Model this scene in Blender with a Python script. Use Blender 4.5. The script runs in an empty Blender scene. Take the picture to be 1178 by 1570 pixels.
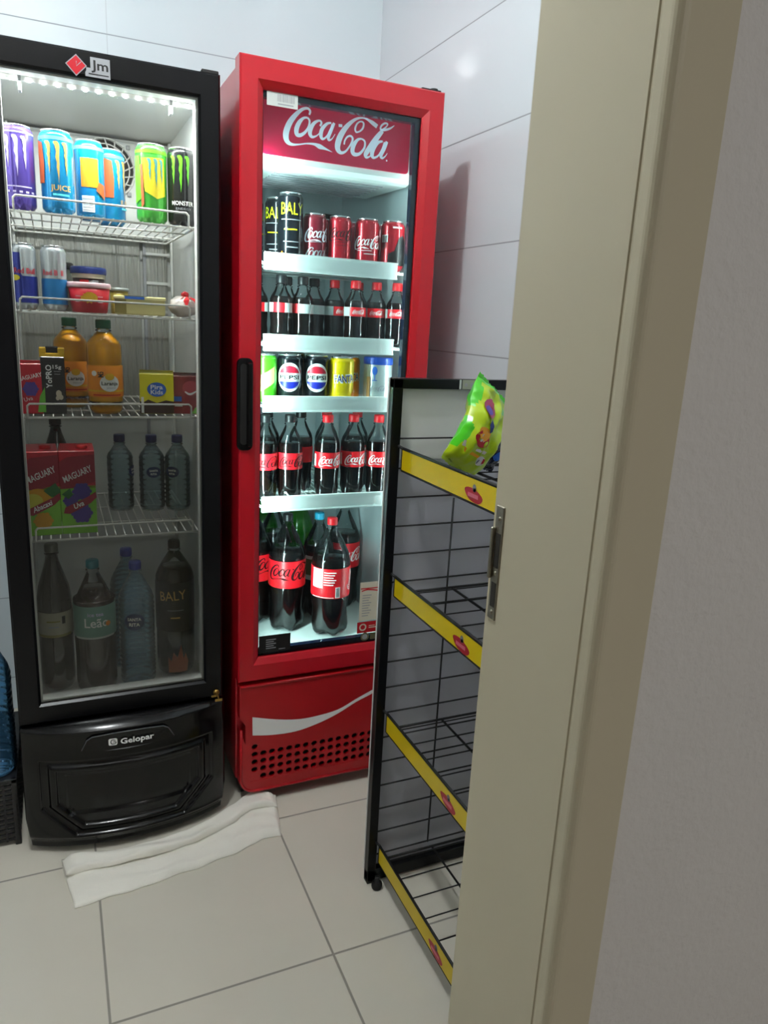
import bpy, bmesh, math, random
from mathutils import Vector, Matrix, noise
random.seed(7)
C = bpy.context.scene.collection
SC = bpy.context.scene
PI = math.pi
R = math.radians

# ------------------------------------------------------------------ camera
def make_camera():
    yaw, pit, rol = R(24.4773), R(14.2792), R(3.0253)
    F = Vector((math.sin(yaw)*math.cos(pit), math.cos(yaw)*math.cos(pit), -math.sin(pit)))
    R0 = Vector((math.cos(yaw), -math.sin(yaw), 0)); U0 = R0.cross(F)
    RR = R0*math.cos(rol) + U0*math.sin(rol); UU = -R0*math.sin(rol) + U0*math.cos(rol)
    cd = bpy.data.cameras.new('camera'); cam = bpy.data.objects.new('camera', cd); C.objects.link(cam)
    m = Matrix((RR, UU, -F)).transposed().to_4x4(); m.translation = Vector((0, 0, 1.3))
    cam.matrix_world = m
    cd.sensor_fit = 'VERTICAL'; cd.sensor_height = 36; cd.lens = 36*1124.446/1570
    cd.clip_start = 0.02
    SC.camera = cam
make_camera()

# ------------------------------------------------------------------ world, lights, exposure
SC.view_settings.view_transform = 'Standard'; SC.view_settings.look = 'None'
SC.view_settings.exposure = 0.0; SC.view_settings.gamma = 1.0
SC.view_settings.use_curve_mapping = False
SC.cycles.transparent_max_bounces = 48
SC.cycles.max_bounces = 10
SC.cycles.blur_glossy = 0.05
SC.cycles.sample_clamp_indirect = 20
LAMP_POS = (-0.10, 1.0, 2.70); LAMP_L = 600; LAMP_COL = (0.93, 0.985, 1.0)
HALL_W = 14; HALL_COL = (1.0, 0.99, 0.97)
COKE_LED_W = 7.5; COKE_LED_COL = (0.80, 1.0, 0.95)
BLACK_LED_W = 6.5; BLACK_LED_COL = (0.97, 1.0, 0.97)
HEADER_E = 0.35
w = bpy.data.worlds.new('world'); SC.world = w; w.use_nodes = True
w.node_tree.nodes['Background'].inputs[0].default_value = (0.5, 0.55, 0.6, 1)
w.node_tree.nodes['Background'].inputs[1].default_value = 0.05

def area(name, loc, rot, sx, sy, power, col, spread=180):
    l = bpy.data.lights.new(name, 'AREA'); l.shape = 'RECTANGLE'; l.size = sx; l.size_y = sy
    l.energy = power; l.color = col; l.spread = R(spread)
    o = bpy.data.objects.new(name, l); C.objects.link(o); o.location = loc; o.rotation_euler = rot
    return o
# light of the hall on the near side of the door wall (its ceiling panel)
area('hall_light', (0.9, -1.35, 2.68), (0, 0, 0), 0.6, 0.6, HALL_W, HALL_COL)
# led strips inside the two coolers
area('led_strip_light_right', (0.846, 1.776, 1.07), (0, R(90), R(-25)), 1.18, 0.012, COKE_LED_W, COKE_LED_COL)
area('led_strip_light_left', (0.457, 1.776, 1.07), (0, R(-90), R(25)), 1.18, 0.012, COKE_LED_W, COKE_LED_COL)
area('led_strip_light_top', (0.125, 1.812, 1.738), (R(10), 0, 0), 0.37, 0.012, BLACK_LED_W, BLACK_LED_COL)

# ------------------------------------------------------------------ materials
def lin(c):
    return c/12.92 if c <= 0.04045 else ((c+0.055)/1.055)**2.4
def col(h):
    if isinstance(h, str):
        h = h.lstrip('#'); return tuple(lin(int(h[i:i+2], 16)/255) for i in (0, 2, 4)) + (1,)
    return tuple(h) + (1,)
MATS = {}
def nt(name):
    m = bpy.data.materials.new(name); m.use_nodes = True
    return m, m.node_tree.nodes, m.node_tree.links
def pm(name, c, rough=0.4, metal=0.0, spec=0.5, coat=0.0, emit=None, es=0.0, bump=0.0, bscale=60, var=0.0, vscale=8):
    if name in MATS: return MATS[name]
    m, N, L = nt(name); b = N['Principled BSDF']
    b.inputs['Base Color'].default_value = col(c); b.inputs['Roughness'].default_value = rough
    b.inputs['Metallic'].default_value = metal; b.inputs['Specular IOR Level'].default_value = spec
    b.inputs['Coat Weight'].default_value = coat; b.inputs['Coat Roughness'].default_value = 0.08
    if emit: b.inputs['Emission Color'].default_value = col(emit); b.inputs['Emission Strength'].default_value = es
    tc = N.new('ShaderNodeTexCoord')
    if bump:
        n = N.new('ShaderNodeTexNoise'); n.inputs['Scale'].default_value = bscale; n.inputs['Detail'].default_value = 4
        L.new(tc.outputs['Object'], n.inputs['Vector'])
        bp = N.new('ShaderNodeBump'); bp.inputs['Strength'].default_value = bump; bp.inputs['Distance'].default_value = 0.004
        L.new(n.outputs['Fac'], bp.inputs['Height']); L.new(bp.outputs['Normal'], b.inputs['Normal'])
    if var:
        n2 = N.new('ShaderNodeTexNoise'); n2.inputs['Scale'].default_value = vscale; n2.inputs['Detail'].default_value = 5
        L.new(tc.outputs['Object'], n2.inputs['Vector'])
        mx = N.new('ShaderNodeMix'); mx.data_type = 'RGBA'
        c0 = col(c); mx.inputs[6].default_value = tuple(max(0, x*(1-var)) for x in c0[:3])+(1,)
        mx.inputs[7].default_value = tuple(min(1, x*(1+var)) for x in c0[:3])+(1,)
        L.new(n2.outputs['Fac'], mx.inputs[0]); L.new(mx.outputs[2], b.inputs['Base Color'])
    MATS[name] = m
    return m
def clear(name, tint, ior=1.45, rough=0.03, gloss=1.0, body=0.0, bodycol='#ffffff', rings=0):
    """thin clear sheet: tinted see-through with a fresnel gloss, optionally a little milky body"""
    if name in MATS: return MATS[name]
    m, N, L = nt(name); N.remove(N['Principled BSDF']); out = N['Material Output']
    t = N.new('ShaderNodeBsdfTransparent'); t.inputs[0].default_value = col(tint)
    g = N.new('ShaderNodeBsdfGlossy'); g.inputs['Roughness'].default_value = rough
    g.inputs[0].default_value = (gloss, gloss, gloss, 1)
    f = N.new('ShaderNodeFresnel'); f.inputs[0].default_value = ior
    mx = N.new('ShaderNodeMixShader'); L.new(f.outputs[0], mx.inputs[0])
    base = t.outputs[0]
    if body:
        d = N.new('ShaderNodeBsdfDiffuse'); d.inputs[0].default_value = col(bodycol)
        m2 = N.new('ShaderNodeMixShader'); m2.inputs[0].default_value = body
        L.new(t.outputs[0], m2.inputs[1]); L.new(d.outputs[0], m2.inputs[2]); base = m2.outputs[0]
    if rings:
        tc = N.new('ShaderNodeTexCoord'); wv = N.new('ShaderNodeTexWave'); wv.bands_direction = 'Z'
        wv.inputs['Scale'].default_value = rings; L.new(tc.outputs['Object'], wv.inputs['Vector'])
        bp = N.new('ShaderNodeBump'); bp.inputs['Strength'].default_value = 0.6; bp.inputs['Distance'].default_value = 0.003
        L.new(wv.outputs['Fac'], bp.inputs['Height']); L.new(bp.outputs[0], g.inputs['Normal']); L.new(bp.outputs[0], f.inputs['Normal'])
    L.new(base, mx.inputs[1]); L.new(g.outputs[0], mx.inputs[2]); L.new(mx.outputs[0], out.inputs[0])
    MATS[name] = m
    return m
def emis(name, c, s):
    m, N, L = nt(name); N.remove(N['Principled BSDF'])
    e = N.new('ShaderNodeEmission'); e.inputs[0].default_value = col(c); e.inputs[1].default_value = s
    L.new(e.outputs[0], N['Material Output'].inputs[0]); MATS[name] = m; return m

def tiles(name, base, grout, ax_u, u0, du, gu, ax_v, v0, dv, gv, rough, var=0.04, vscale=3, uweak=1.0, bump=0.3, groughness=0.7):
    """tiles laid in object space: joints at u0+k*du along ax_u and v0+k*dv along ax_v"""
    m, N, L = nt(name); b = N['Principled BSDF']
    tc = N.new('ShaderNodeTexCoord'); sp = N.new('ShaderNodeSeparateXYZ'); L.new(tc.outputs['Object'], sp.inputs[0])
    def joint(ax, o, d, g, strength):
        a = N.new('ShaderNodeMath'); a.operation = 'SUBTRACT'; L.new(sp.outputs[ax], a.inputs[0]); a.inputs[1].default_value = o - d*0.5
        f = N.new('ShaderNodeMath'); f.operation = 'MODULO'
        a2 = N.new('ShaderNodeMath'); a2.operation = 'ADD'; L.new(a.outputs[0], a2.inputs[0]); a2.inputs[1].default_value = d*40
        L.new(a2.outputs[0], f.inputs[0]); f.inputs[1].default_value = d
        s = N.new('ShaderNodeMath'); s.operation = 'SUBTRACT'; L.new(f.outputs[0], s.inputs[0]); s.inputs[1].default_value = d*0.5
        ab = N.new('ShaderNodeMath'); ab.operation = 'ABSOLUTE'; L.new(s.outputs[0], ab.inputs[0])
        mr = N.new('ShaderNodeMapRange'); mr.inputs['From Min'].default_value = g*0.35; mr.inputs['From Max'].default_value = g*0.65
        mr.inputs['To Min'].default_value = strength; mr.inputs['To Max'].default_value = 0
        L.new(ab.outputs[0], mr.inputs['Value']); return mr.outputs[0]
    j1 = joint(ax_u, u0, du, gu, uweak); j2 = joint(ax_v, v0, dv, gv, 1.0)
    mxm = N.new('ShaderNodeMath'); mxm.operation = 'MAXIMUM'; L.new(j1, mxm.inputs[0]); L.new(j2, mxm.inputs[1])
    n = N.new('ShaderNodeTexNoise'); n.inputs['Scale'].default_value = vscale; n.inputs['Detail'].default_value = 6
    L.new(tc.outputs['Object'], n.inputs['Vector'])
    c0 = col(base)
    v = N.new('ShaderNodeMix'); v.data_type = 'RGBA'
    v.inputs[6].default_value = tuple(x*(1-var) for x in c0[:3])+(1,); v.inputs[7].default_value = tuple(min(1, x*(1+var)) for x in c0[:3])+(1,)
    L.new(n.outputs['Fac'], v.inputs[0])
    c = N.new('ShaderNodeMix'); c.data_type = 'RGBA'; L.new(mxm.outputs[0], c.inputs[0]); L.new(v.outputs[2], c.inputs[6]); c.inputs[7].default_value = col(grout)
    L.new(c.outputs[2], b.inputs['Base Color'])
    rr = N.new('ShaderNodeMapRange'); rr.inputs['To Min'].default_value = rough; rr.inputs['To Max'].default_value = groughness
    L.new(mxm.outputs[0], rr.inputs['Value']); L.new(rr.outputs[0], b.inputs['Roughness'])
    # faint unevenness of the glaze and a sunk joint
    n3 = N.new('ShaderNodeTexNoise'); n3.inputs['Scale'].default_value = 5; L.new(tc.outputs['Object'], n3.inputs['Vector'])
    inv = N.new('ShaderNodeMath'); inv.operation = 'MULTIPLY_ADD'; inv.inputs[1].default_value = -1.0
    L.new(mxm.outputs[0], inv.inputs[0]); 
    sc = N.new('ShaderNodeMath'); sc.operation = 'MULTIPLY'; sc.inputs[1].default_value = 0.5; L.new(n3.outputs['Fac'], sc.inputs[0])
    L.new(sc.outputs[0], inv.inputs[2])
    bp = N.new('ShaderNodeBump'); bp.inputs['Strength'].default_value = bump; bp.inputs['Distance'].default_value = 0.002
    L.new(inv.outputs[0], bp.inputs['Height']); L.new(bp.outputs[0], b.inputs['Normal'])
    MATS[name] = m
    return m

M_WALLB = tiles('wall_tile_back', '#cbd7dc', '#939ca4', 0, 0.19, 0.85, 0.0022, 2, 2.06, 0.278, 0.003, 0.045, var=0.01, uweak=0.5, bump=0.12)
M_WALLR = tiles('wall_tile_right', '#d4dbe0', '#95999f', 1, 1.578, 0.91, 0.0022, 2, 2.066, 0.277, 0.0032, 0.045, var=0.01, uweak=0.4, bump=0.12)
M_FLOOR = tiles('floor_tile', '#d3cdbf', '#8f8a80', 0, 0.477, 0.446, 0.005, 1, 1.187, 0.465, 0.005, 0.22, var=0.06, vscale=4)
M_CEIL = pm('ceiling_paint', '#bdbdbb', 0.8)
M_SIDE = pm('far_wall_paint', '#9c9c9a', 0.7)
M_PLASTER = pm('plaster_paint', '#e0dddb', 0.75, bump=0.55, bscale=90, var=0.03, vscale=5)
M_JAMB = pm('jamb_enamel', '#cdc4aa', 0.38, bump=0.05, bscale=8, var=0.02, vscale=6)
M_STEEL = pm('brushed_steel', '#a39c8c', 0.32, 0.9, bump=0.2, bscale=150, var=0.25, vscale=120)
M_DARKHOLE = pm('latch_hole', '#2a2620', 0.7)
M_BLACKPL = pm('black_plastic', '#060607', 0.15, spec=0.35)
M_BLACKPAINT = pm('black_painted_steel', '#08090c', 0.3, spec=0.25)
M_BLACKMATT = pm('black_matt', '#0a0a0a', 0.6)
M_RED = pm('red_painted_steel', '#b6031a', 0.33, coat=0.3)
M_REDPL = pm('red_plastic', '#ad0714', 0.38)
M_LINER = pm('cooler_liner', '#d8d9d6', 0.4)
M_LINERC = pm('cooler_liner_cool', '#c9d6d8', 0.35)
M_FOIL = pm('foil_panel', '#b4b4ae', 0.33, 0.5, bump=1.0, bscale=6)
_n = M_FOIL.node_tree; _mp = _n.nodes.new('ShaderNodeMapping'); _mp.inputs['Scale'].default_value = (9, 1, 0.6)
_nz = [q for q in _n.nodes if q.type == 'TEX_NOISE'][0]; _tcn = [q for q in _n.nodes if q.type == 'TEX_COORD'][0]
_n.links.new(_tcn.outputs['Object'], _mp.inputs[0]); _n.links.new(_mp.outputs[0], _nz.inputs['Vector'])
[q for q in _n.nodes if q.type == 'BUMP'][0].inputs['Distance'].default_value = 0.02
M_WHITEWIRE = pm('white_wire', '#ecebe6', 0.35)
M_STRIP = pm('price_strip', '#e6f0ec', 0.3)
M_WHITE = pm('print_white', '#f2f2f0', 0.4)
M_GREYP = pm('print_grey', '#9a9ca0', 0.4)
M_BLACKP = pm('print_black', '#111113', 0.4)
M_SILVER = pm('can_silver', '#d6d8da', 0.22, 0.85)
M_BRASS = pm('brass', '#b08d4a', 0.3, 0.9)
M_GLASSC = clear('door_glass_cool', '#eaf4f6', 1.3)
M_GLASSB = clear('door_glass', '#f0f2f1', 1.38)
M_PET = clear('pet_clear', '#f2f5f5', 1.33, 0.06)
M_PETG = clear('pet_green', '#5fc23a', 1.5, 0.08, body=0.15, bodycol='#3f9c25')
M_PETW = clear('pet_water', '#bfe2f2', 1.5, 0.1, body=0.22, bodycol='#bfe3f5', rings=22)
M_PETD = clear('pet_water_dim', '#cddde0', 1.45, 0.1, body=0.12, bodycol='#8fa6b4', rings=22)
M_COLA = pm('cola_liquid', '#140a08', 0.12, coat=0.6)
M_TEA = pm('tea_liquid', '#33170c', 0.15, coat=0.4)
M_DARKGLASS = pm('dark_green_glass', '#0d140c', 0.1, coat=0.5)
M_JUICE = pm('orange_juice', '#ffbe00', 0.4)

# ------------------------------------------------------------------ 2-D artwork (x, z) shapes
def catmull(pts, n=5):
    out = []
    P = [pts[0]] + list(pts) + [pts[-1]]
    for i in range(1, len(P)-2):
        for k in range(n):
            t = k/n
            out.append(tuple(0.5*((2*P[i][j]) + (-P[i-1][j]+P[i+1][j])*t + (2*P[i-1][j]-5*P[i][j]+4*P[i+1][j]-P[i+2][j])*t*t
                       + (-P[i-1][j]+3*P[i][j]-3*P[i+1][j]+P[i+2][j])*t**3) for j in range(len(pts[0]))))
    out.append(tuple(pts[-1])); return out
def stroke(pts, n=5):
    """pen stroke of varying width: pts (x, z, width)"""
    P = catmull(pts, n) if len(pts) > 2 else list(pts)
    vs = []; fs = []
    for i, p in enumerate(P):
        a = P[max(0, i-1)]; b = P[min(len(P)-1, i+1)]
        dx, dz = b[0]-a[0], b[1]-a[1]; l = math.hypot(dx, dz) or 1
        nx, nz = -dz/l, dx/l; h = max(p[2], 1e-6)/2
        vs += [(p[0]+nx*h, p[1]+nz*h), (p[0]-nx*h, p[1]-nz*h)]
        if i: k = 2*i; fs.append((k-2, k-1, k+1, k))
    return vs, fs
def poly(pts): return list(pts), [tuple(range(len(pts)))]
def rect(x0, x1, z0, z1): return poly([(x0, z0), (x1, z0), (x1, z1), (x0, z1)])
def ell(cx, cz, rx, rz, n=20, a0=0, a1=2*PI):
    full = abs(a1-a0-2*PI) < 1e-6
    return poly([(cx+rx*math.cos(a0+(a1-a0)*i/(n if full else n-1)), cz+rz*math.sin(a0+(a1-a0)*i/(n if full else n-1))) for i in range(n)])
def join(*S):
    vs = []; fs = []
    for a, b in S:
        o = len(vs); vs += a; fs += [tuple(i+o for i in f) for f in b]
    return vs, fs
def xf(S, s=1, dx=0, dz=0, rot=0, shear=0, sx=None):
    c, n = math.cos(rot), math.sin(rot); sx = s if sx is None else sx
    out = []
    for x, z in S[0]:
        x = x*sx + z*s*shear; z = z*s
        out.append((x*c-z*n+dx, x*n+z*c+dz))
    return out, S[1]
_tc = {}
def text(s, cx, cz, h, w=None, rot=0, shear=0, bold=0.0):
    """lettering centred on (cx, cz), cap height h, optional full width w"""
    key = (s, bold)
    if key not in _tc:
        cu = bpy.data.curves.new('t', 'FONT'); cu.body = s; cu.size = 1; cu.resolution_u = 2; cu.offset = bold
        cu.align_x = 'CENTER'
        o = bpy.data.objects.new('t', cu); C.objects.link(o)
        bpy.context.view_layer.update()
        me = bpy.data.meshes.new_from_object(o.evaluated_get(bpy.context.evaluated_depsgraph_get()))
        vs = [(v.co.x, v.co.y) for v in me.vertices]; fs = [tuple(p.vertices) for p in me.polygons]
        bpy.data.objects.remove(o); bpy.data.curves.remove(cu); bpy.data.meshes.remove(me)
        x0 = min(v[0] for v in vs); x1 = max(v[0] for v in vs)
        vs = [((x-(x0+x1)/2), z-0.35) for x, z in vs]
        _tc[key] = (vs, fs, x1-x0)
    vs, fs, W = _tc[key]
    s_ = h/0.7; sx = (w/W) if w else s_
    return xf((vs, fs), s_, cx, cz, rot, shear, sx)
LOGO = [[(-298, 108, 16), (-290, 136, 19), (-313, 155, 20), (-360, 141, 25), (-417, 91, 36), (-467, 25, 46), (-495, -42, 51), (-500, -92, 49), (-483, -129, 38), (-443, -143, 22), (-382, -135, 12), (-314, -119, 12), (-246, -115, 21), (-197, -127, 39), (-156, -135, 23), (-118, -145, 12), (-80, -156, 3)], [(-314, 84, 15), (-294, 63, 17), (-300, 15, 19), (-330, -31, 23), (-372, -61, 29), (-404, -57, 36), (-407, -15, 40), (-384, 37, 34), (-348, 75, 20), (-314, 84, 15)], [(-198, 34, 18), (-186, 63, 17), (-208, 76, 16), (-251, 51, 27), (-281, 3, 36), (-287, -38, 34), (-266, -60, 23), (-225, -44, 11), (-192, -9, 7)], [(-97, 74, 14), (-134, 63, 21), (-176, 18, 32), (-189, -29, 34), (-176, -62, 23), (-145, -48, 14), (-111, 2, 12), (-87, 65, 14)], [(-70, 78, 23), (-98, 14, 30), (-119, -39, 30), (-113, -64, 19), (-86, -50, 9), (-59, -9, 6)], [(-29, 64, 23), (5, 66, 23)], [(168, 43, 12), (137, 35, 15), (126, 61, 17), (143, 103, 14), (176, 125, 13), (204, 114, 16), (197, 73, 17), (168, 43, 12)], [(243, 155, 11), (179, 154, 15), (118, 130, 24), (50, 70, 38), (-4, -8, 49), (-30, -78, 52), (-29, -126, 45), (2, -150, 28), (46, -131, 17), (89, -72, 15), (106, -26, 19), (88, -4, 17), (56, -15, 15), (33, -49, 14), (28, -80, 14)], [(207, 156, 10), (243, 148, 19), (286, 131, 34), (334, 107, 36)], [(191, -12, 14), (222, -31, 17), (219, -83, 19), (176, -135, 24), (128, -146, 34), (108, -122, 38), (118, -72, 38), (155, -24, 22), (191, -12, 14)], [(500, 139, 6), (457, 108, 17), (401, 88, 20), (367, 92, 16), (377, 122, 16), (408, 144, 16), (434, 141, 13), (418, 114, 12), (369, 69, 22), (318, 1, 37), (267, -79, 44), (235, -132, 39), (246, -156, 22), (282, -139, 10), (311, -104, 7)], [(394, 73, 15), (354, 16, 16), (310, -47, 15)], [(394, -5, 15), (349, -21, 27), (309, -73, 37), (295, -125, 37), (313, -150, 22), (355, -129, 15), (389, -73, 12), (413, -9, 15)], [(436, -2, 25), (410, -65, 32), (383, -120, 32), (396, -143, 20), (423, -126, 10), (444, -97, 6)]]
def script_logo(cx, cz, w, rot=0, n=5):
    return xf(join(*[stroke([(x/1000, z/1000, q/1000) for x, z, q in s], n) for s in LOGO]), w, cx, cz, rot)
def barcode(x0, x1, z0, z1, n=14):
    rnd = random.Random(3); S = []; x = x0
    while x < x1:
        b = (x1-x0)/n*rnd.uniform(0.3, 0.8); S.append(rect(x, min(x1, x+b), z0, z1)); x += b + (x1-x0)/n*rnd.uniform(0.3, 0.7)
    return join(*S)

# ------------------------------------------------------------------ mesh builder
class MB:
    def __init__(s): s.v = []; s.f = []; s.m = []; s.sm = []; s.mats = []
    def mi(s, m):
        if m not in s.mats: s.mats.append(m)
        return s.mats.index(m)
    def add(s, vs, fs, mat, smooth=False):
        o = len(s.v); k = s.mi(mat); s.v += [tuple(v) for v in vs]
        for f in fs: s.f.append(tuple(i+o for i in f)); s.m.append(k); s.sm.append(smooth)
        return s
    def bm(s, bm, mat, smooth=False):
        bm.verts.index_update()
        s.add([v.co[:] for v in bm.verts], [[v.index for v in f.verts] for f in bm.faces], mat, smooth); bm.free(); return s
    def box(s, x0, x1, y0, y1, z0, z1, mat, bev=0, seg=2, rot=None):
        bm = bmesh.new(); bmesh.ops.create_cube(bm, size=1)
        for v in bm.verts: v.co = Vector(((x0+x1)/2+v.co.x*(x1-x0), (y0+y1)/2+v.co.y*(y1-y0), (z0+z1)/2+v.co.z*(z1-z0)))
        if bev: bmesh.ops.bevel(bm, geom=bm.edges[:], offset=bev, segments=seg, profile=0.5, affect='EDGES')
        if rot is not None: bm.transform(rot)
        return s.bm(bm, mat)
    def lathe(s, prof, mat, seg=24, c=(0, 0), smooth=True, xf=None, axis='Z'):
        vs = []; fs = []
        for r, z in prof:
            for i in range(seg):
                a = 2*PI*i/seg
                p = (c[0]+r*math.cos(a), c[1]+r*math.sin(a), z)
                vs.append(p)
        for j in range(len(prof)-1):
            for i in range(seg):
                k = (i+1) % seg
                fs.append((j*seg+i, j*seg+k, (j+1)*seg+k, (j+1)*seg+i))
        if prof[0][0] > 1e-5: fs.append(tuple(range(seg))[::-1])
        if prof[-1][0] > 1e-5: fs.append(tuple((len(prof)-1)*seg+i for i in range(seg)))
        if xf is not None: vs = [tuple(xf @ Vector(v)) for v in vs]
        return s.add(vs, fs, mat, smooth)
    def tube(s, pts, r, mat, seg=6, closed=False):
        P = [Vector(p) for p in pts]; n = len(P); vs = []; fs = []
        up = None
        for i, p in enumerate(P):
            a = P[i-1] if (i or closed) else p; b = P[(i+1) % n] if (i < n-1 or closed) else p
            d1 = (p-a).normalized() if (p-a).length > 1e-9 else (b-p).normalized()
            d2 = (b-p).normalized() if (b-p).length > 1e-9 else d1
            d = (d1+d2).normalized()
            if up is None: up = Vector((0, 0, 1)) if abs(d.z) < 0.9 else Vector((1, 0, 0))
            x = d.cross(up).normalized(); y = x.cross(d).normalized(); up = y
            k = 1/max(0.5, math.sqrt(max(0.0, (1+d1.dot(d2))/2)))
            for j in range(seg):
                t = 2*PI*j/seg; vs.append(p + (x*math.cos(t)+y*math.sin(t))*r*(k if seg < 5 else 1))
        for i in range(n if closed else n-1):
            for j in range(seg):
                a = i*seg+j; b = i*seg+(j+1) % seg; i2 = (i+1) % n
                fs.append((a, b, i2*seg+(j+1) % seg, i2*seg+j))
        if not closed: fs += [tuple(range(seg))[::-1], tuple((n-1)*seg+j for j in range(seg))]
        return s.add(vs, fs, mat, True)
    def prism(s, pts, y0, y1, mat, bev=0):
        """outline in (x, z) given depth from y0 (front) to y1"""
        bm = bmesh.new()
        f = bm.faces.new([bm.verts.new((x, y0, z)) for x, z in pts])
        r = bmesh.ops.extrude_face_region(bm, geom=[f])
        for e in r['geom']:
            if isinstance(e, bmesh.types.BMVert): e.co.y = y1
        if bev:
            ed = [e for e in bm.edges if all(abs(v.co.y-y0) < 1e-6 for v in e.verts)]
            bmesh.ops.bevel(bm, geom=ed, offset=bev, segments=2, profile=0.5, affect='EDGES')
        bmesh.ops.recalc_face_normals(bm, faces=bm.faces[:])
        return s.bm(bm, mat)
    def ring(s, outer, inner, y0, y1, mat):
        """frame between two outlines of equal point count"""
        n = len(outer); vs = []
        for y in (y0, y1):
            vs += [(x, y, z) for x, z in outer] + [(x, y, z) for x, z in inner]
        fs = []
        for i in range(n):
            j = (i+1) % n
            fs += [(i, j, n+j, n+i), (2*n+i, 3*n+i, 3*n+j, 2*n+j), (i, 2*n+i, 2*n+j, j), (n+i, n+j, 3*n+j, 3*n+i)]
        return s.add(vs, fs, mat)
    def art(s, S, mat, y=None, r=None, lift=0.0004, at=None, cyl=None):
        """lay flat artwork on a front face y=const (facing -y) or wrap it on a cylinder of radius r"""
        vs, fs = S
        if r is None:
            f2 = [f if _area2(vs, f) > 0 else f[::-1] for f in fs]
            return s.add([(x, y-lift, z) for x, z in vs], f2, mat)
        bm = bmesh.new(); bv = [bm.verts.new((x, 0, z)) for x, z in vs]
        for f in fs:
            try: bm.faces.new([bv[i] for i in f])
            except ValueError: pass
        st = r*0.15; xs = [v[0] for v in vs]; x0, x1 = min(xs), max(xs)
        if x1-x0 > st:
            if any(len(f.verts) > 4 for f in bm.faces): bmesh.ops.triangulate(bm, faces=bm.faces[:])
            k = math.floor(x0/st)+1
            while k*st < x1:
                bmesh.ops.bisect_plane(bm, geom=bm.verts[:]+bm.edges[:]+bm.faces[:], plane_co=(k*st, 0, 0), plane_no=(1, 0, 0), dist=1e-7); k += 1
        rr = r+lift
        for v in bm.verts:
            a = v.co.x/r; v.co = Vector((rr*math.sin(a), -rr*math.cos(a), v.co.z))
        for f in bm.faces:
            f.normal_update(); c = f.calc_center_median()
            if f.normal.x*c.x+f.normal.y*c.y < 0: f.normal_flip()
        return s.bm(bm, mat, True)
    def mesh(s, name, org=(0, 0, 0)):
        me = bpy.data.meshes.new(name)
        me.from_pydata([(a-org[0], b-org[1], c-org[2]) for a, b, c in s.v], [], s.f)
        for m in s.mats: me.materials.append(m)
        for p, k, q in zip(me.polygons, s.m, s.sm): p.material_index = k; p.use_smooth = q
        me.update(); return me
    def build(s, name, parent=None, org=(0, 0, 0)):
        o = bpy.data.objects.new(name, s.mesh(name, org)); C.objects.link(o)
        if parent is not None: o.parent = parent
        return o
def _area2(vs, f):
    return sum(vs[f[i]][0]*vs[f[(i+1) % len(f)]][1]-vs[f[(i+1) % len(f)]][0]*vs[f[i]][1] for i in range(len(f)))
def rrect(x0, x1, z0, z1, r, n=5):
    out = []
    for cx, cz, a in ((x1-r, z0+r, -PI/2), (x1-r, z1-r, 0), (x0+r, z1-r, PI/2), (x0+r, z0+r, PI)):
        for i in range(n+1): t = a+PI/2*i/n; out.append((cx+r*math.cos(t), cz+r*math.sin(t)))
    return out
def tag(o, label, cat, group=None):
    o['label'] = label; o['category'] = cat
    if group: o['group'] = group
    return o
def empty(name, loc, label, cat, group=None, rz=0):
    o = bpy.data.objects.new(name, None); o.empty_display_size = 0.05; C.objects.link(o)
    o.location = loc; o.rotation_euler = (0, 0, rz); tag(o, label, cat, group); return o
def struct(name, mb):
    o = mb.build(name); o['kind'] = 'structure'; return o

# ================================================================== SETTING
XR, YB, ZC = 1.035, 2.49, 2.80
XL = -1.35; Y0, Y1 = 0.455, 0.602          # door wall: hall face and room face
DX0, DX1, DZ = -0.40, 0.40, 2.12
struct('floor', MB().box(XL-0.1, 2.6, -2.2, YB+0.1, -0.05, 0, M_FLOOR))
struct('ceiling', MB().box(XL-0.1, 2.6, -2.2, YB+0.1, ZC, ZC+0.05, M_CEIL))
struct('wall_back', MB().box(XL-0.1, XR+0.1, YB, YB+0.1, 0, ZC, M_WALLB))
struct('wall_right', MB().box(XR, XR+0.1, Y1-0.01, YB, 0, ZC, M_WALLR))
struct('wall_left', MB().box(XL-0.1, XL, -2.2, YB, 0, ZC, M_SIDE))
fw = MB()
J = 0.02
fw.box(XL, DX0-J, Y0, Y1, 0, ZC, M_PLASTER); fw.box(DX1+J, 2.5, Y0, Y1, 0, ZC, M_PLASTER); fw.box(DX0-J, DX1+J, Y0, Y1, DZ+J, ZC, M_PLASTER)
struct('wall_front', fw)
struct('wall_hall_far', MB().box(XL, 2.5, -2.2, -2.1, 0, ZC, M_PLASTER))
struct('wall_hall_right', MB().box(2.5, 2.6, -2.2, Y1, 0, ZC, M_PLASTER))
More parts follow.
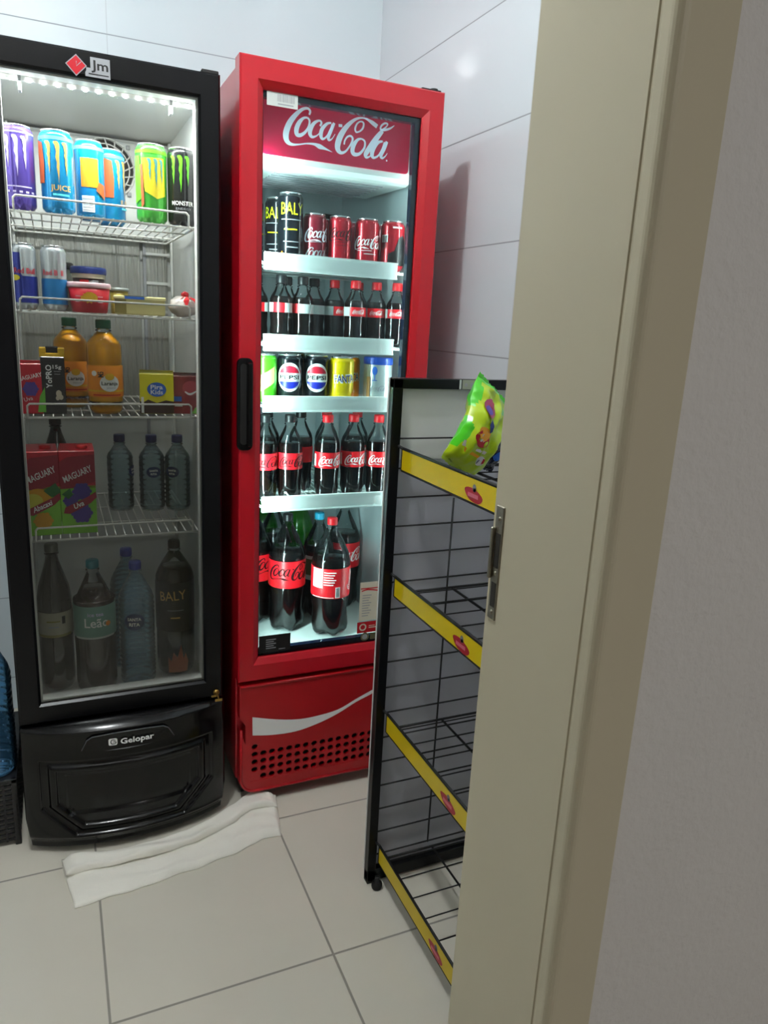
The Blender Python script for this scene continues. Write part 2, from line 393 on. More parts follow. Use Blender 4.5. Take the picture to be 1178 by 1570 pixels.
# door frame with rounded casings
def jamb(mb, side):
    x = DX1 if side > 0 else DX0
    prof = [(0, Y1+0.004), (0, Y1+0.008-0.004), (0.0, Y0+0.006), (0.0012, Y0+0.005), (0.0012, Y0+0.0025), (0.0, Y0+0.001)]
    # nose of the casing
    for i in range(7):
        t = i/6*PI/2; prof.append((0.009-0.009*math.cos(t), Y0-0.007-0.009*math.sin(t)))
    prof += [(0.054, Y0-0.016), (0.0575, Y0-0.013), (0.0575, Y0+0.004)]
    prof2 = [(0.0575, Y1+0.0), (0.0575, Y1+0.012), (0.005, Y1+0.012), (0.0, Y1+0.007)]
    P = prof2[::1] + prof[1:]
    n = len(P); vs = []
    for z in (0, DZ+0.0575): vs += [(x+side*a, b, z) for a, b in P]
    fs = [tuple(range(n)), tuple(range(n, 2*n))[::-1]] + [(i, (i+1) % n, n+(i+1) % n, n+i) for i in range(n)]
    if side < 0: fs = [f[::-1] for f in fs]
    mb.add(vs, fs, M_JAMB)
mj = MB(); jamb(mj, 1); jamb(mj, -1)
mj.box(DX0, DX1, Y0-0.015, Y1+0.012, DZ, DZ+0.0575, M_JAMB, 0.004)
frame = struct('trim_1', mj)
# strike plate screwed into the jamb
sp = MB()
sp.box(DX1-0.0016, DX1+0.001, 0.590, 0.604, 1.012, 1.132, M_STEEL, 0.0008, 1)
sp.box(DX1-0.0020, DX1-0.0012, 0.592, 0.600, 1.068, 1.104, M_DARKHOLE); sp.box(DX1-0.0020, DX1-0.0012, 0.592, 0.600, 1.026, 1.052, M_DARKHOLE)
sp.box(DX1-0.0055, DX1-0.002, 0.601, 0.6055, 1.055, 1.109, M_STEEL, 0.001, 1)
for z in (1.119, 1.062, 1.020):
    sp.lathe([(0.0025, -0.0006), (0.0023, 0.0004), (0.0001, 0.0008)], M_STEEL, 12, xf=Matrix.Translation((DX1-0.0018, 0.596, z)) @ Matrix.Rotation(-PI/2, 4, 'Y'))
so = sp.build('strike_plate'); tag(so, 'worn steel strike plate let into the cream door jamb', 'strike plate')

# ceiling lamp of the shop room (makes the highlight on the tiles)
lp = empty('ceiling_lamp', (LAMP_POS[0], LAMP_POS[1], ZC), 'bare round bulb in a white holder on the ceiling', 'lamp')
emis('bulb_glow', '#ffffff', LAMP_L)
MATS['bulb_glow'].node_tree.nodes['Emission'].inputs[0].default_value = LAMP_COL+(1,)
MB().lathe([(0.04, 0), (0.04, -0.015), (0.02, -0.02), (0.02, -0.05), (0.0001, -0.052)][::-1], M_CEIL, 20).build('lamp_holder', lp)
bz = LAMP_POS[2]-ZC
MB().lathe([(0.05*math.sin(PI*i/12)+1e-6, bz-0.05*math.cos(PI*i/12)) for i in range(13)], MATS['bulb_glow'], 20).build('bulb', lp)

hp = empty('ceiling_panel_lamp', (0.9, -1.35, ZC), 'square white panel lamp on the hall ceiling behind the door wall', 'lamp')
MB().box(-0.32, 0.32, -0.32, 0.32, -0.115, 0, M_CEIL, 0.004).build('lamp_housing', hp)

# ================================================================== RED COOLER
CO = (0.645, 2.08, 0.0)
ck = empty('drinks_cooler', CO, 'tall red drinks cooler with a script lettered lightbox and glass door', 'cooler')
def cb(mb, name, parent=None): return mb.build(name, parent or ck, CO)
ax0, ax1, az1 = 0.400, 0.893, 1.842
ix0, ix1 = 0.452, 0.872           # interior
m = MB()
m.box(ax0, ix0, 1.780, 2.47, 0.06, az1-0.01, M_RED, 0.004)
m.box(ix1, ax1, 1.780, 2.47, 0.06, az1-0.01, M_RED, 0.004)
m.box(ax0+0.002, ax1-0.002, 1.7805, 2.468, 1.80, az1-0.012, M_RED)
m.box(ax0+0.002, ax1-0.002, 2.36, 2.468, 0.062, az1-0.014, M_RED)
m.box(ax0+0.004, ax1-0.004, 1.7805, 2.39, 0.06, 0.40, M_REDPL)
for x in (ax0+0.02, ax1-0.06):
    for y in (1.80, 2.34): m.box(x, x+0.04, y, y+0.04, 0.0, 0.07, M_BLACKMATT)
cb(m, 'cabinet')
m = MB()
m.box(ix0, ix0+0.004, 1.79, 2.36, 0.42, 1.80, M_LINERC); m.box(ix1-0.004, ix1, 1.79, 2.36, 0.42, 1.80, M_LINERC)
m.box(ix0, ix1, 2.352, 2.36, 0.42, 1.80, M_LINERC); m.box(ix0, ix1, 1.79, 2.36, 0.40, 0.42, M_STRIP, 0.003)
m.box(ix0, ix1, 1.79, 2.36, 1.79, 1.80, M_LINERC)
# recessed dark sensor corner and pillar at the back
m.box(0.80, 0.868, 2.30, 2.352, 0.42, 1.58, M_LINERC, 0.006); m.box(0.795, 0.84, 2.31, 2.35, 1.585, 1.625, M_BLACKPL)
cb(m, 'liner')
# lightbox: white housing, red sign with the script
hx0, hx1 = 0.462, 0.846
m = MB()
sec = [(1.805, 1.79), (1.803, 1.668), (1.806, 1.655), (1.815, 1.646), (1.83, 1.642), (2.10, 1.648), (2.13, 1.66), (2.14, 1.79)]
vs = [(x, y, z) for x in (hx0, hx1) for y, z in sec]; n = len(sec)
m.add(vs, [tuple(range(n)), tuple(range(n, 2*n))[::-1]] + [(i, n+i, n+(i+1) % n, (i+1) % n) for i in range(n)], M_STRIP)
for k in range(9): m.box(hx0+0.05, hx1-0.05, 1.86+k*0.026, 1.869+k*0.026, 1.6405, 1.6435, M_GREYP)
hb = cb(m, 'lightbox')
M_SIGN = pm('sign_red', '#b5123a', 0.35, emit='#b8143c', es=HEADER_E)
M_SIGNW = pm('sign_white', '#dfe6ee', 0.35, emit='#e6eef4', es=HEADER_E*0.8)
m = MB(); m.prism(rrect(hx0+0.002, 0.835, 1.667, 1.786, 0.008), 1.798, 1.803, M_SIGN)
m.art(script_logo(0.6555, 1.734, 0.272, 0, 6), M_SIGNW, y=1.798)
m.art(ell(0.7755, 1.691, 0.0022, 0.0022, 8), M_SIGNW, y=1.798)
cb(m, 'sign_panel', hb)
# led strip fittings: little lamps up the inside of the door opening
emis('led_dot', '#eafff8', 14)
m = MB(); m.box(0.858, 0.866, 1.792, 1.806, 0.46, 1.64, M_STRIP)
for k in range(24): m.box(0.8555, 0.8585, 1.796, 1.802, 0.47+k*0.05, 0.477+k*0.05, MATS['led_dot'])
cb(m, 'led_strip')
m = MB(); m.box(0.455, 0.460, 1.792, 1.806, 0.46, 1.64, M_STRIP)
for k in range(24): m.box(0.4598, 0.4628, 1.796, 1.802, 0.47+k*0.05, 0.477+k*0.05, MATS['led_dot'])
cb(m, 'led_strip')
# door: bevelled red frame, black inner border, glass, handle
dy0, dy1 = 1.735, 1.780
gx0, gx1, gz0, gz1 = 0.452, 0.840, 0.435, 1.785
dx0, dx1, dz0, dz1 = 0.398, 0.894, 0.372, 1.846
m = MB()
def rct(x0, x1, z0, z1): return [(x0, z0), (x1, z0), (x1, z1), (x0, z1)]
def loft(mb, rings, mat):
    """rings: (x0,x1,z0,z1,y) lofted with mitred corners"""
    vs = []; fs = []
    for x0, x1, z0, z1, y in rings: vs += [(x0, y, z0), (x1, y, z0), (x1, y, z1), (x0, y, z1)]
    for i in range(len(rings)-1):
        for j in range(4): k = (j+1) % 4; fs.append((i*4+j, i*4+k, (i+1)*4+k, (i+1)*4+j))
    mb.add(vs, fs, mat)
def inset(d, y): return (dx0+d, dx1-d, dz0+d, dz1-d, y)
G = (gx0, gx1, gz0, gz1)
def lerp(t, y):
    return (dx0+(gx0-dx0)*t, dx1+(gx1-dx1)*t, dz0+(gz0-dz0)*t, dz1+(gz1-dz1)*t, y)
loft(m, [lerp(0, dy1), lerp(0, dy0+0.004), lerp(0.06, dy0), lerp(0.72, dy0), lerp(0.94, dy0+0.009), lerp(1, dy0+0.012), lerp(1, dy1), lerp(0, dy1)], M_RED)
door = cb(m, 'door')
m = MB(); b = 0.0
m.ring(rct(gx0-0.001, gx1+0.001, gz0-0.001, gz1+0.001), rct(gx0+0.003, gx1-0.014, gz0+0.016, gz1-0.012), 1.7545, 1.772, pm('glass_border', '#101c30', 0.12))
cb(m, 'gasket', door)
m = MB(); m.box(gx0, gx1, 1.750, 1.754, gz0, gz1, M_GLASSC); cb(m, 'glass_pane', door)
m = MB(); m.prism(rrect(0.392, 0.431, 0.990, 1.209, 0.014), 1.731, 1.736, M_BLACKPL, 0.002)
m.prism(rrect(0.400, 0.417, 1.004, 1.195, 0.008), 1.7295, 1.732, M_BLACKMATT)
m.box(0.414, 0.427, 1.715, 1.733, 1.000, 1.199, M_BLACKPL, 0.004)
cb(m, 'handle', door)
# stickers on the glass
gy = 1.7499
m = MB(); m.art(rect(0.461, 0.532, 1.757, 1.785), pm('sticker_grey', '#c9cfca', 0.5), y=gy)
m.art(barcode(0.485, 0.524, 1.767, 1.782), M_GREYP, y=gy, lift=0.0007); m.art(rect(0.486, 0.522, 1.761, 1.7635), M_GREYP, y=gy, lift=0.0007); cb(m, 'barcode_sticker', door)
M_CREAM = pm('sticker_cream', '#d9d3bd', 0.5)
m = MB(); m.art(rect(0.737, 0.800, 0.500, 0.614), M_CREAM, y=gy)
M_RP = pm('print_red', '#c2101e', 0.4)
m.art(rect(0.739, 0.793, 0.594, 0.597), M_RP, y=gy, lift=0.0007); m.art(stroke([(0.742, 0.588, .003), (0.76, 0.592, .004), (0.79, 0.587, .003)]), M_RP, y=gy, lift=0.0007)
for k in range(9): m.art(rect(0.745, 0.772 - (k % 3)*0.004, 0.574-k*0.0075, 0.5763-k*0.0075), M_GREYP, y=gy, lift=0.0007)
m.art(rect(0.733, 0.800, 0.464, 0.497), M_RP, y=gy); 
m.art(join(*[poly([(0.75+0.011*math.cos(a), 0.481+0.011*math.sin(a)), (0.75+0.011*math.cos(a+0.5), 0.481+0.011*math.sin(a+0.5)), (0.75+0.007*math.cos(a+0.5), 0.481+0.007*math.sin(a+0.5)), (0.75+0.007*math.cos(a), 0.481+0.007*math.sin(a))]) for a in [i*0.5 for i in range(13)]]), M_CREAM, y=gy, lift=0.0007)
m.art(rect(0.768, 0.79, 0.477, 0.480), M_CREAM, y=gy, lift=0.0007); m.art(rect(0.768, 0.786, 0.483, 0.485), M_CREAM, y=gy, lift=0.0007)
cb(m, 'energy_sticker', door)
m = MB(); m.art(rect(0.455, 0.541, 0.443, 0.492), M_BLACKP, y=gy, lift=0.0008)
for k in range(5): m.art(rect(0.474, 0.501-(k % 2)*0.006, 0.478-k*0.006, 0.4805-k*0.006), M_GREYP, y=gy, lift=0.0011)
m.art(rect(0.509, 0.527, 0.4485, 0.451), M_GREYP, y=gy, lift=0.0011)
cb(m, 'black_sticker', door)
m = MB(); m.art(ell(0.757, 0.452, 0.0125, 0.0125, 20), pm('sticker_olive', '#5d5a3c', 0.5), y=gy, lift=0.0011); m.art(ell(0.757, 0.452, 0.008, 0.008, 16), M_GREYP, y=gy, lift=0.0014); m.art(rect(0.773, 0.800, 0.442, 0.462), pm('sticker_olive', '#5d5a3c', 0.5), y=gy, lift=0.0011)
cb(m, 'round_sticker', door)
# hinge cap on top
m = MB(); m.box(0.838, 0.890, 1.750, 1.795, 1.846, 1.853, M_BLACKMATT, 0.002); m.lathe([(0.010, 1.85), (0.010, 1.858), (0.0001, 1.860)], M_BLACKMATT, 12, (0.878, 1.768)); cb(m, 'hinge')
# lower front panel with swoosh and perforated grille
m = MB(); ky = 1.737
pts = [(0.402, 0.275), (0.402, 0.362), (0.890, 0.362), (0.890, 0.035)] + [(0.440+0.035*math.cos(PI/2*(i/6)+PI*1.0)*1.0, 0.070+0.035*math.sin(PI/2*(i/6)+PI)) for i in range(6, -1, -1)] 
pts = [(0.402, 0.362), (0.402, 0.268), (0.418, 0.244), (0.402, 0.236)] + [(0.447-0.045*math.cos(t), 0.080-0.045*math.sin(t)) for t in [PI/2*i/6 for i in range(7)]] + [(0.890, 0.035), (0.890, 0.362)]
# panel is built around the grille field
g0x, gdx, ncol = 0.4315, 0.0243, 18
g0z, gdz = 0.0705, 0.0232          # lowest row bottom edge
gxa, gxb = g0x, g0x+gdx*ncol
gza, gzb = g0z, g0z+gdz*5
m.prism([(0.402, 0.362), (0.402, 0.268), (0.418, 0.244), (0.418, gzb), (0.890, gzb), (0.890, 0.362)], ky, ky+0.03, M_REDPL)
m.prism([(0.418, gzb), (0.402, 0.236), (0.402, 0.080), (0.402, gza), (gxa, gza), (gxa, gzb)], ky, ky+0.03, M_REDPL)
m.prism([(0.402, gza)] + [(0.447-0.045*math.cos(t), 0.080-0.045*math.sin(t)) for t in [PI/2*i/6 for i in range(1, 7)]] + [(0.890, 0.035), (0.890, gza)], ky, ky+0.03, M_REDPL)
m.prism([(gxb, gza), (0.890, gza), (0.890, gzb), (gxb, gzb)], ky, ky+0.03, M_REDPL)
# raised rim along the left, bottom edge
m.tube([(0.406, ky, 0.232), (0.406, ky, 0.082)] + [(0.446-0.040*math.cos(t), ky, 0.080-0.040*math.sin(t)) for t in [PI/2*i/6 for i in range(7)]] + [(0.888, ky, 0.040)], 0.004, M_REDPL, 8)
m.tube([(0.405, ky, 0.358), (0.888, ky, 0.358)], 0.004, M_REDPL, 8)
kp = cb(m, 'lower_panel')
m = MB()
for i in range(ncol):
    for j in range(5):
        cx = gxa+gdx*(i+0.5); cz = gza+gdz*(j+0.5); hx, hz = gdx/2, gdz/2
        hole = not (j == 4 and i > 0) and not (j == 0 and i == 0)
        if not hole:
            m.box(cx-hx, cx+hx, ky+0.001, ky+0.004, cz-hz, cz+hz, M_REDPL); continue
        outer = []; inner = []
        for k in range(16):
            a = 2*PI*k/16+PI/16; c_, s_ = math.cos(a), math.sin(a); t = 1/max(abs(c_), abs(s_))
            outer.append((cx+hx*c_*t, cz+hz*s_*t)); inner.append((cx+0.0088*c_, cz+0.0082*s_))
        # square corners
        for k, (sx_, sz_) in ((1, (1, 1)), (5, (-1, 1)), (9, (-1, -1)), (13, (1, -1))): pass
        m.ring(outer, inner, ky+0.001, ky+0.008, M_REDPL)
m.box(gxa-0.003, gxb+0.003, ky+0.016, ky+0.02, gza-0.003, gzb+0.003, M_BLACKMATT)
for i in range(ncol+1):
    for j in range(6):   # fill the little corners between the rings
        x = gxa+gdx*i; z = gza+gdz*j; d = 0.0042
        m.box(max(gxa, x-d), min(gxb, x+d), ky+0.0012, ky+0.004, max(gza, z-d), min(gzb, z+d), M_REDPL)
cb(m, 'grille', kp)
m = MB()
sw_t = catmull([(0.436, 0.267), (0.5, 0.249), (0.558, 0.238), (0.611, 0.237), (0.68, 0.246), (0.735, 0.27), (0.789, 0.292), (0.86, 0.318)], 4)
sw_b = catmull([(0.437, 0.212), (0.492, 0.203), (0.558, 0.201), (0.621, 0.213), (0.68, 0.233), (0.735, 0.260), (0.79, 0.281), (0.86, 0.314)], 4)
vs = []; fs = []
for i, (a, b_) in enumerate(zip(sw_t, sw_b)):
    vs += [a, b_]
    if i: fs.append((2*i-2, 2*i-1, 2*i+1, 2*i))
m.art((vs, fs), M_WHITE, y=ky); cb(m, 'white_swoosh', kp)

# price-strip shelves of the red cooler
CSH = [1.435, 1.245, 1.095, 0.836]
for k, z in enumerate(CSH):
    m = MB()
    for y in (1.806, 1.95, 2.09, 2.23, 2.33): m.tube([(0.462, y, z-0.006), (0.866, y, z-0.006)], 0.003, M_STRIP, 5)
    for i in range(26): x = 0.468+i*0.0157; m.tube([(x, 1.806, z-0.002), (x, 2.335, z-0.002)], 0.0016, M_STRIP, 4)
    s_ = cb(m, 'shelf')
    m = MB(); m.box(0.472, 0.820, 1.797, 1.8035, z-0.021, z+0.020, M_STRIP, 0.0015)
    m.box(0.472, 0.820, 1.795, 1.7975, z+0.016, z+0.0195, M_STRIP); m.box(0.472, 0.820, 1.795, 1.7975, z-0.0205, z-0.017, M_STRIP)
    cb(m, 'price_rail', s_)

# ================================================================== BLACK COOLER
BO = (0.12, 2.08, 0.0)
bk = empty('display_cooler', BO, 'tall black display cooler with wire shelves left of the red cooler', 'cooler')
def bb(mb, name, parent=None): return mb.build(name, parent or bk, BO)
bx0, bx1, bz1 = -0.120, 0.360, 1.800
jx0, jx1, jz0, jz1 = -0.086, 0.336, 0.345, 1.755
m = MB()
m.box(bx0, jx0, 1.797, 2.46, 0.05, bz1, M_BLACKPAINT, 0.003); m.box(jx1, bx1, 1.797, 2.46, 0.05, bz1, M_BLACKPAINT, 0.003)
m.box(bx0+0.002, bx1-0.002, 1.7975, 2.458, 1.77, bz1-0.002, M_BLACKPAINT); m.box(bx0+0.002, bx1-0.002, 2.36, 2.458, 0.052, bz1-0.003, M_BLACKPAINT)
m.box(bx0+0.003, bx1-0.003, 1.78, 2.39, 0.05, 0.325, M_BLACKPAINT)
for x in (bx0+0.02, bx1-0.06):
    for y in (1.79, 2.34): m.box(x, x+0.04, y, y+0.04, 0.0, 0.06, M_BLACKMATT)
bb(m, 'cabinet')
m = MB()
m.box(jx0, jx0+0.004, 1.803, 2.36, jz0, jz1+0.015, M_LINER); m.box(jx1-0.004, jx1, 1.803, 2.36, jz0, jz1+0.015, M_LINER)
m.box(jx0, jx1, 1.803, 2.36, 0.325, jz0, M_LINER, 0.003); m.box(jx0, jx1, 2.352, 2.36, jz0, jz1+0.015, M_LINER)
m.box(jx0, jx1, 1.803, 2.36, jz1+0.004, jz1+0.015, M_LINER)
# cove at the top of the back
m.add([(jx0, 2.30, 1.752), (jx1, 2.30, 1.752), (jx1, 2.352, 1.70), (jx0, 2.352, 1.70), (jx0, 2.352, 1.76), (jx1, 2.352, 1.76)], [(0, 1, 2, 3)], M_LINER)
# slotted shelf standards
for x in (jx0+0.006, jx1-0.012):
    for y in (1.88, 2.28): m.box(x, x+0.006, y, y+0.014, jz0, jz1, M_LINER)
bb(m, 'liner')
m = MB(); m.box(jx0+0.01, jx1-0.09, 2.335, 2.350, 1.00, 1.50, M_FOIL, 0.003); m.box(0.262, 0.322, 2.335, 2.350, 1.00, 1.50, M_FOIL, 0.003)
m.box(0.254, 0.262, 2.332, 2.350, 0.90, 1.50, M_GREYP); 
for z in (1.30, 1.38, 1.46): m.box(0.262, 0.330, 2.33, 2.336, z, z+0.008, M_LINER)
bb(m, 'back_panel')
# fan cover: plate with a round wire guard
m = MB(); m.box(-0.075, 0.325, 2.29, 2.345, 1.50, 1.745, M_LINER, 0.006)
m.lathe([(0.072, -0.001), (0.072, -0.003), (0.0001, -0.003)], pm('fan_dark', '#3a3a38', 0.6), 28, xf=Matrix.Translation((0.158, 2.29, 1.672)) @ Matrix.Rotation(PI/2, 4, 'X') @ Matrix.Scale(-1, 4, (0, 0, 1)))
fc = bb(m, 'fan_cover')
m = MB()
for r_ in (0.020, 0.034, 0.048, 0.062, 0.076):
    m.tube([(0.158+r_*math.cos(a), 2.284, 1.672+r_*math.sin(a)) for a in [2*PI*i/28 for i in range(28)]], 0.0019, M_WHITEWIRE, 5, True)
for i in range(18):
    a = 2*PI*i/18; pts = [(0.158+r_*math.cos(a+r_*7), 2.282, 1.672+r_*math.sin(a+r_*7)) for r_ in (0.012, 0.03, 0.05, 0.076)]
    m.tube(pts, 0.0019, M_WHITEWIRE, 5)
for i in range(4): a = PI/4+i*PI/2; m.box(0.158+0.084*math.cos(a)-0.005, 0.158+0.084*math.cos(a)+0.005, 2.28, 2.29, 1.672+0.084*math.sin(a)-0.005, 1.672+0.084*math.sin(a)+0.005, M_GREYP, 0.001)
bb(m, 'fan_guard', fc)
# led bar with its lamps
emis('led_dot_white', '#ffffff', 30)
m = MB(); m.box(jx0+0.01, 0.318, 1.822, 1.834, 1.742, 1.752, M_LINER, 0.002)
for k in range(15): m.box(-0.070+k*0.0265, -0.064+k*0.0265, 1.819, 1.823, 1.741, 1.747, MATS['led_dot_white'])
for x in (-0.035, 0.262): m.box(x, x+0.006, 1.812, 1.836, 1.722, 1.752, M_GREYP, 0.001)
bb(m, 'led_bar')
# wire shelves
for z in (1.495, 1.292, 1.064, 0.777):
    m = MB(); f0 = 1.808; x0, x1 = -0.078, 0.312
    m.tube([(x0, f0, z-0.004), (x1, f0, z-0.004), (x1, 2.27, z-0.004), (x0, 2.27, z-0.004)], 0.003, M_WHITEWIRE, 6, True)
    m.tube([(x0, f0+0.14, z-0.005), (x1, f0+0.14, z-0.005)], 0.002, M_WHITEWIRE, 5); m.tube([(x0, f0+0.3, z-0.005), (x1, f0+0.3, z-0.005)], 0.002, M_WHITEWIRE, 5)
    for i in range(19): x = x0+0.0205*(i+0.5); m.tube([(x, f0, z-0.001), (x, 2.27, z-0.001)], 0.0016, M_WHITEWIRE, 5)
    s_ = bb(m, 'wire_shelf')
    m = MB(); m.tube([(-0.058, f0, z-0.004), (-0.058, f0, z+0.022), (-0.053, f0, z+0.027), (0.293, f0, z+0.027), (0.298, f0, z+0.022), (0.298, f0, z-0.004)], 0.0026, M_WHITEWIRE, 6)
    bb(m, 'front_rail', s_)
# door
dx0, dx1, dz0, dz1 = bx0, bx1, 0.335, 1.800
gx0, gx1, gz0, gz1 = -0.070, 0.313, 0.385, 1.750
dy0, dy1 = 1.750, 1.797
m = MB()
loft(m, [lerp(0, dy1), lerp(0, dy0+0.006), lerp(0.1, dy0), lerp(0.9, dy0), lerp(1, dy0+0.006), lerp(1, dy1), lerp(0, dy1)], M_BLACKPAINT)
bdoor = bb(m, 'door')
m = MB(); m.box(gx0, gx1, 1.757, 1.761, gz0, gz1, M_GLASSB); bb(m, 'glass_pane', bdoor)
m = MB(); m.ring(rct(gx0, gx1, gz0, gz1), rct(gx0+0.004, gx1-0.004, gz0+0.004, gz1-0.004), 1.766, 1.7975, M_LINER); bb(m, 'gasket', bdoor)
m = MB(); M_JR = pm('logo_red', '#c01526', 0.3); y_ = 1.7495
m.art(poly([(0.074, 1.7885), (0.0535, 1.769), (0.073, 1.749), (0.0935, 1.770)]), M_GREYP, y=y_)
m.art(poly([(0.074, 1.786), (0.056, 1.769), (0.073, 1.7515), (0.091, 1.770)]), M_JR, y=y_, lift=0.0008)
m.art(join(stroke([(0.083, 1.776, .0012), (0.074, 1.767, .0012), (0.074, 1.776, .0012)], 1)), M_GREYP, y=y_, lift=0.0011)
m.art(poly([(0.092, 1.763), (0.092, 1.768), (0.100, 1.768), (0.100, 1.788), (0.137, 1.788), (0.137, 1.752), (0.090, 1.752), (0.090, 1.759)]), M_GREYP, y=y_)
m.art(join(text('Jm', 0.1175, 1.7745, 0.0170, 0.032, bold=0.02)), M_BLACKP, y=y_, lift=0.0009)
m.art(rect(0.096, 0.134, 1.7565, 1.7585), M_BLACKP, y=y_, lift=0.0009)
bb(m, 'door_emblem', bdoor)
m = MB(); m.box(0.322, 0.358, 1.76, 1.80, 1.800, 1.808, M_BLACKMATT, 0.002); bb(m, 'hinge', bk)
m = MB(); kx = Matrix.Translation((0.342, 1.748, 0.352)) @ Matrix.Rotation(PI/2, 4, 'X')
m.lathe([(0.008, 0), (0.008, 0.006), (0.0001, 0.007)], M_BRASS, 16, xf=kx)
m.box(0.3405, 0.3435, 1.715, 1.742, 0.349, 0.355, M_BRASS, 0.0008); m.box(0.333, 0.351, 1.712, 1.7145, 0.343, 0.350, M_BRASS, 0.001); m.box(0.328, 0.341, 1.735, 1.738, 0.344, 0.349, M_BRASS, 0.001)
bb(m, 'key', bdoor)
# moulded lower front: bulging plastic with nested stepped frames
def octo(x, z, x0, x1, z0, z1, cut):
    """signed distance-like value, positive inside an outline with cut lower corners"""
    d = min(x-x0, x1-x, z1-z, z-z0)
    d = min(d, ((x-x0)+(z-z0)-cut)/1.414, ((x1-x)+(z-z0)-cut)/1.414)
    return d
def sstep(t): t = max(0, min(1, t)); return t*t*(3-2*t)
def kfront(x, z):
    u = (x-0.12)/0.24
    y = 1.745-0.060*max(0, 1-u*u)**0.8 - 0.010*sstep((0.30-z)/0.1)
    y += 0.010*sstep(octo(x, z, -0.085, 0.325, 0.050, 0.255, 0.075)/0.004)
    y -= 0.007*sstep(octo(x, z, -0.066, 0.306, 0.062, 0.242, 0.068)/0.006)
    y += 0.010*sstep(octo(x, z, -0.050, 0.290, 0.075, 0.228, 0.060)/0.006)
    y += 0.006*sstep(octo(x, z, -0.028, 0.268, 0.105, 0.215, 0.001)/0.004)
    y += 0.010*sstep((0.050-z)/0.02) 
    return y
nx, nz = 150, 110; m = MB(); vs = []; fs = []
for j in range(nz+1):
    for i in range(nx+1):
        u = i/nx*2-1; t = j/nz
        z0_ = 0.018+0.0*u; ztop = 0.328
        z = z0_+(ztop-z0_)*t
        hw = 0.2405-0.010*max(0, 1-t*4)
        x = 0.12+u*hw
        vs.append((x, kfront(x, z), z))
for j in range(nz):
    for i in range(nx): a = j*(nx+1)+i; fs.append((a, a+1, a+nx+2, a+nx+1))
# close to the cabinet along the four edges
edge = [j*(nx+1) for j in range(nz, -1, -1)] + list(range(1, nx+1)) + [j*(nx+1)+nx for j in range(1, nz+1)] + [nz*(nx+1)+i for i in range(nx-1, 0, -1)]
o0 = len(vs)
for e in edge: vs.append((vs[e][0], 1.785, vs[e][2]))
ne = len(edge)
for k in range(ne): k2 = (k+1) % ne; fs.append((edge[k], o0+k, o0+k2, edge[k2]))
m.add(vs, fs, M_BLACKPL, True)
lf = bb(m, 'lower_front')
m = MB(); cx_, cz_ = 0.118, 0.302
def bend(S, lift): return [(x, kfront(x, z)-lift, z) for x, z in S[0]], S[1]
out = [(0.012, 0.283), (0.024, 0.308), (0.036, 0.316), (0.078, 0.320), (0.118, 0.321), (0.158, 0.320), (0.200, 0.316), (0.212, 0.308), (0.226, 0.283), (0.170, 0.277), (0.118, 0.275), (0.066, 0.277)]
n = len(out); vs = [(x, kfront(x, z)-0.006, z) for x, z in out]+[(x, kfront(x, z)+0.002, z) for x, z in out]
m.add(vs, [tuple(range(n))]+[(i, n+i, n+(i+1) % n, (i+1) % n) for i in range(n)], M_BLACKPL)
m.tube([(x, kfront(x, z)-0.006, z) for x, z in out[:9]], 0.0012, pm('badge_edge', '#55585c', 0.3), 5)
m.add(*bend(text('Gelopar', 0.138, 0.297, 0.014, 0.078, bold=0.025), 0.0072), M_WHITE)
m.add(*bend(poly(rrect(0.072, 0.092, 0.289, 0.307, 0.004)), 0.0072), M_WHITE)
m.add(*bend(join(stroke([(0.088, 0.302, .002), (0.080, 0.304, .002), (0.077, 0.298, .002), (0.080, 0.293, .002), (0.088, 0.294, .002), (0.088, 0.298, .002), (0.083, 0.298, .002)], 3)), 0.0080), M_BLACKP)
bb(m, 'nameplate', lf)

# ================================================================== drink containers
def thing_from(parts, name, loc, label, cat, group=None, rz=0):
    """parts: list of (name, meshdata, [subparts])"""
    r = empty(name, loc, label, cat, group, rz)
    for p in parts:
        o = bpy.data.objects.new(p[0], p[1]); C.objects.link(o); o.parent = r
        for q in (p[2] if len(p) > 2 else []):
            s = bpy.data.objects.new(q[0], q[1]); C.objects.link(s); s.parent = o
    return r
def facecam(x, y): return math.atan2(x, y)*-1.0     # turn the printed front (-y) towards the doorway
CACHE = {}
def can_parts(key, r, h, body, art, rim=None):
    """art: list of (shape, material) wrapped on the body"""
    if key in CACHE: return CACHE[key]
    m = MB(); n = 26
    m.lathe([(r*0.72, 0.0), (r*0.80, 0.003), (r*0.98, 0.010), (r, 0.014), (r, h-0.014), (r*0.97, h-0.010), (r*0.86, h-0.004)], body, n)
    for k, (S, mt) in enumerate(art): m.art(S, mt, r=r, lift=0.0004+0.0005*k)
    l = MB(); l.lathe([(r*0.86, h-0.004), (r*0.88, h-0.001), (r*0.87, h), (r*0.82, h), (r*0.80, h-0.004), (0.0001, h-0.004)], rim or M_SILVER, n)
    l.box(-0.006, 0.006, -0.010, 0.004, h-0.0035, h-0.0015, rim or M_SILVER)
    CACHE[key] = [('can_body', m.mesh('can_body')), ('lid', l.mesh('lid'))]
    return CACHE[key]
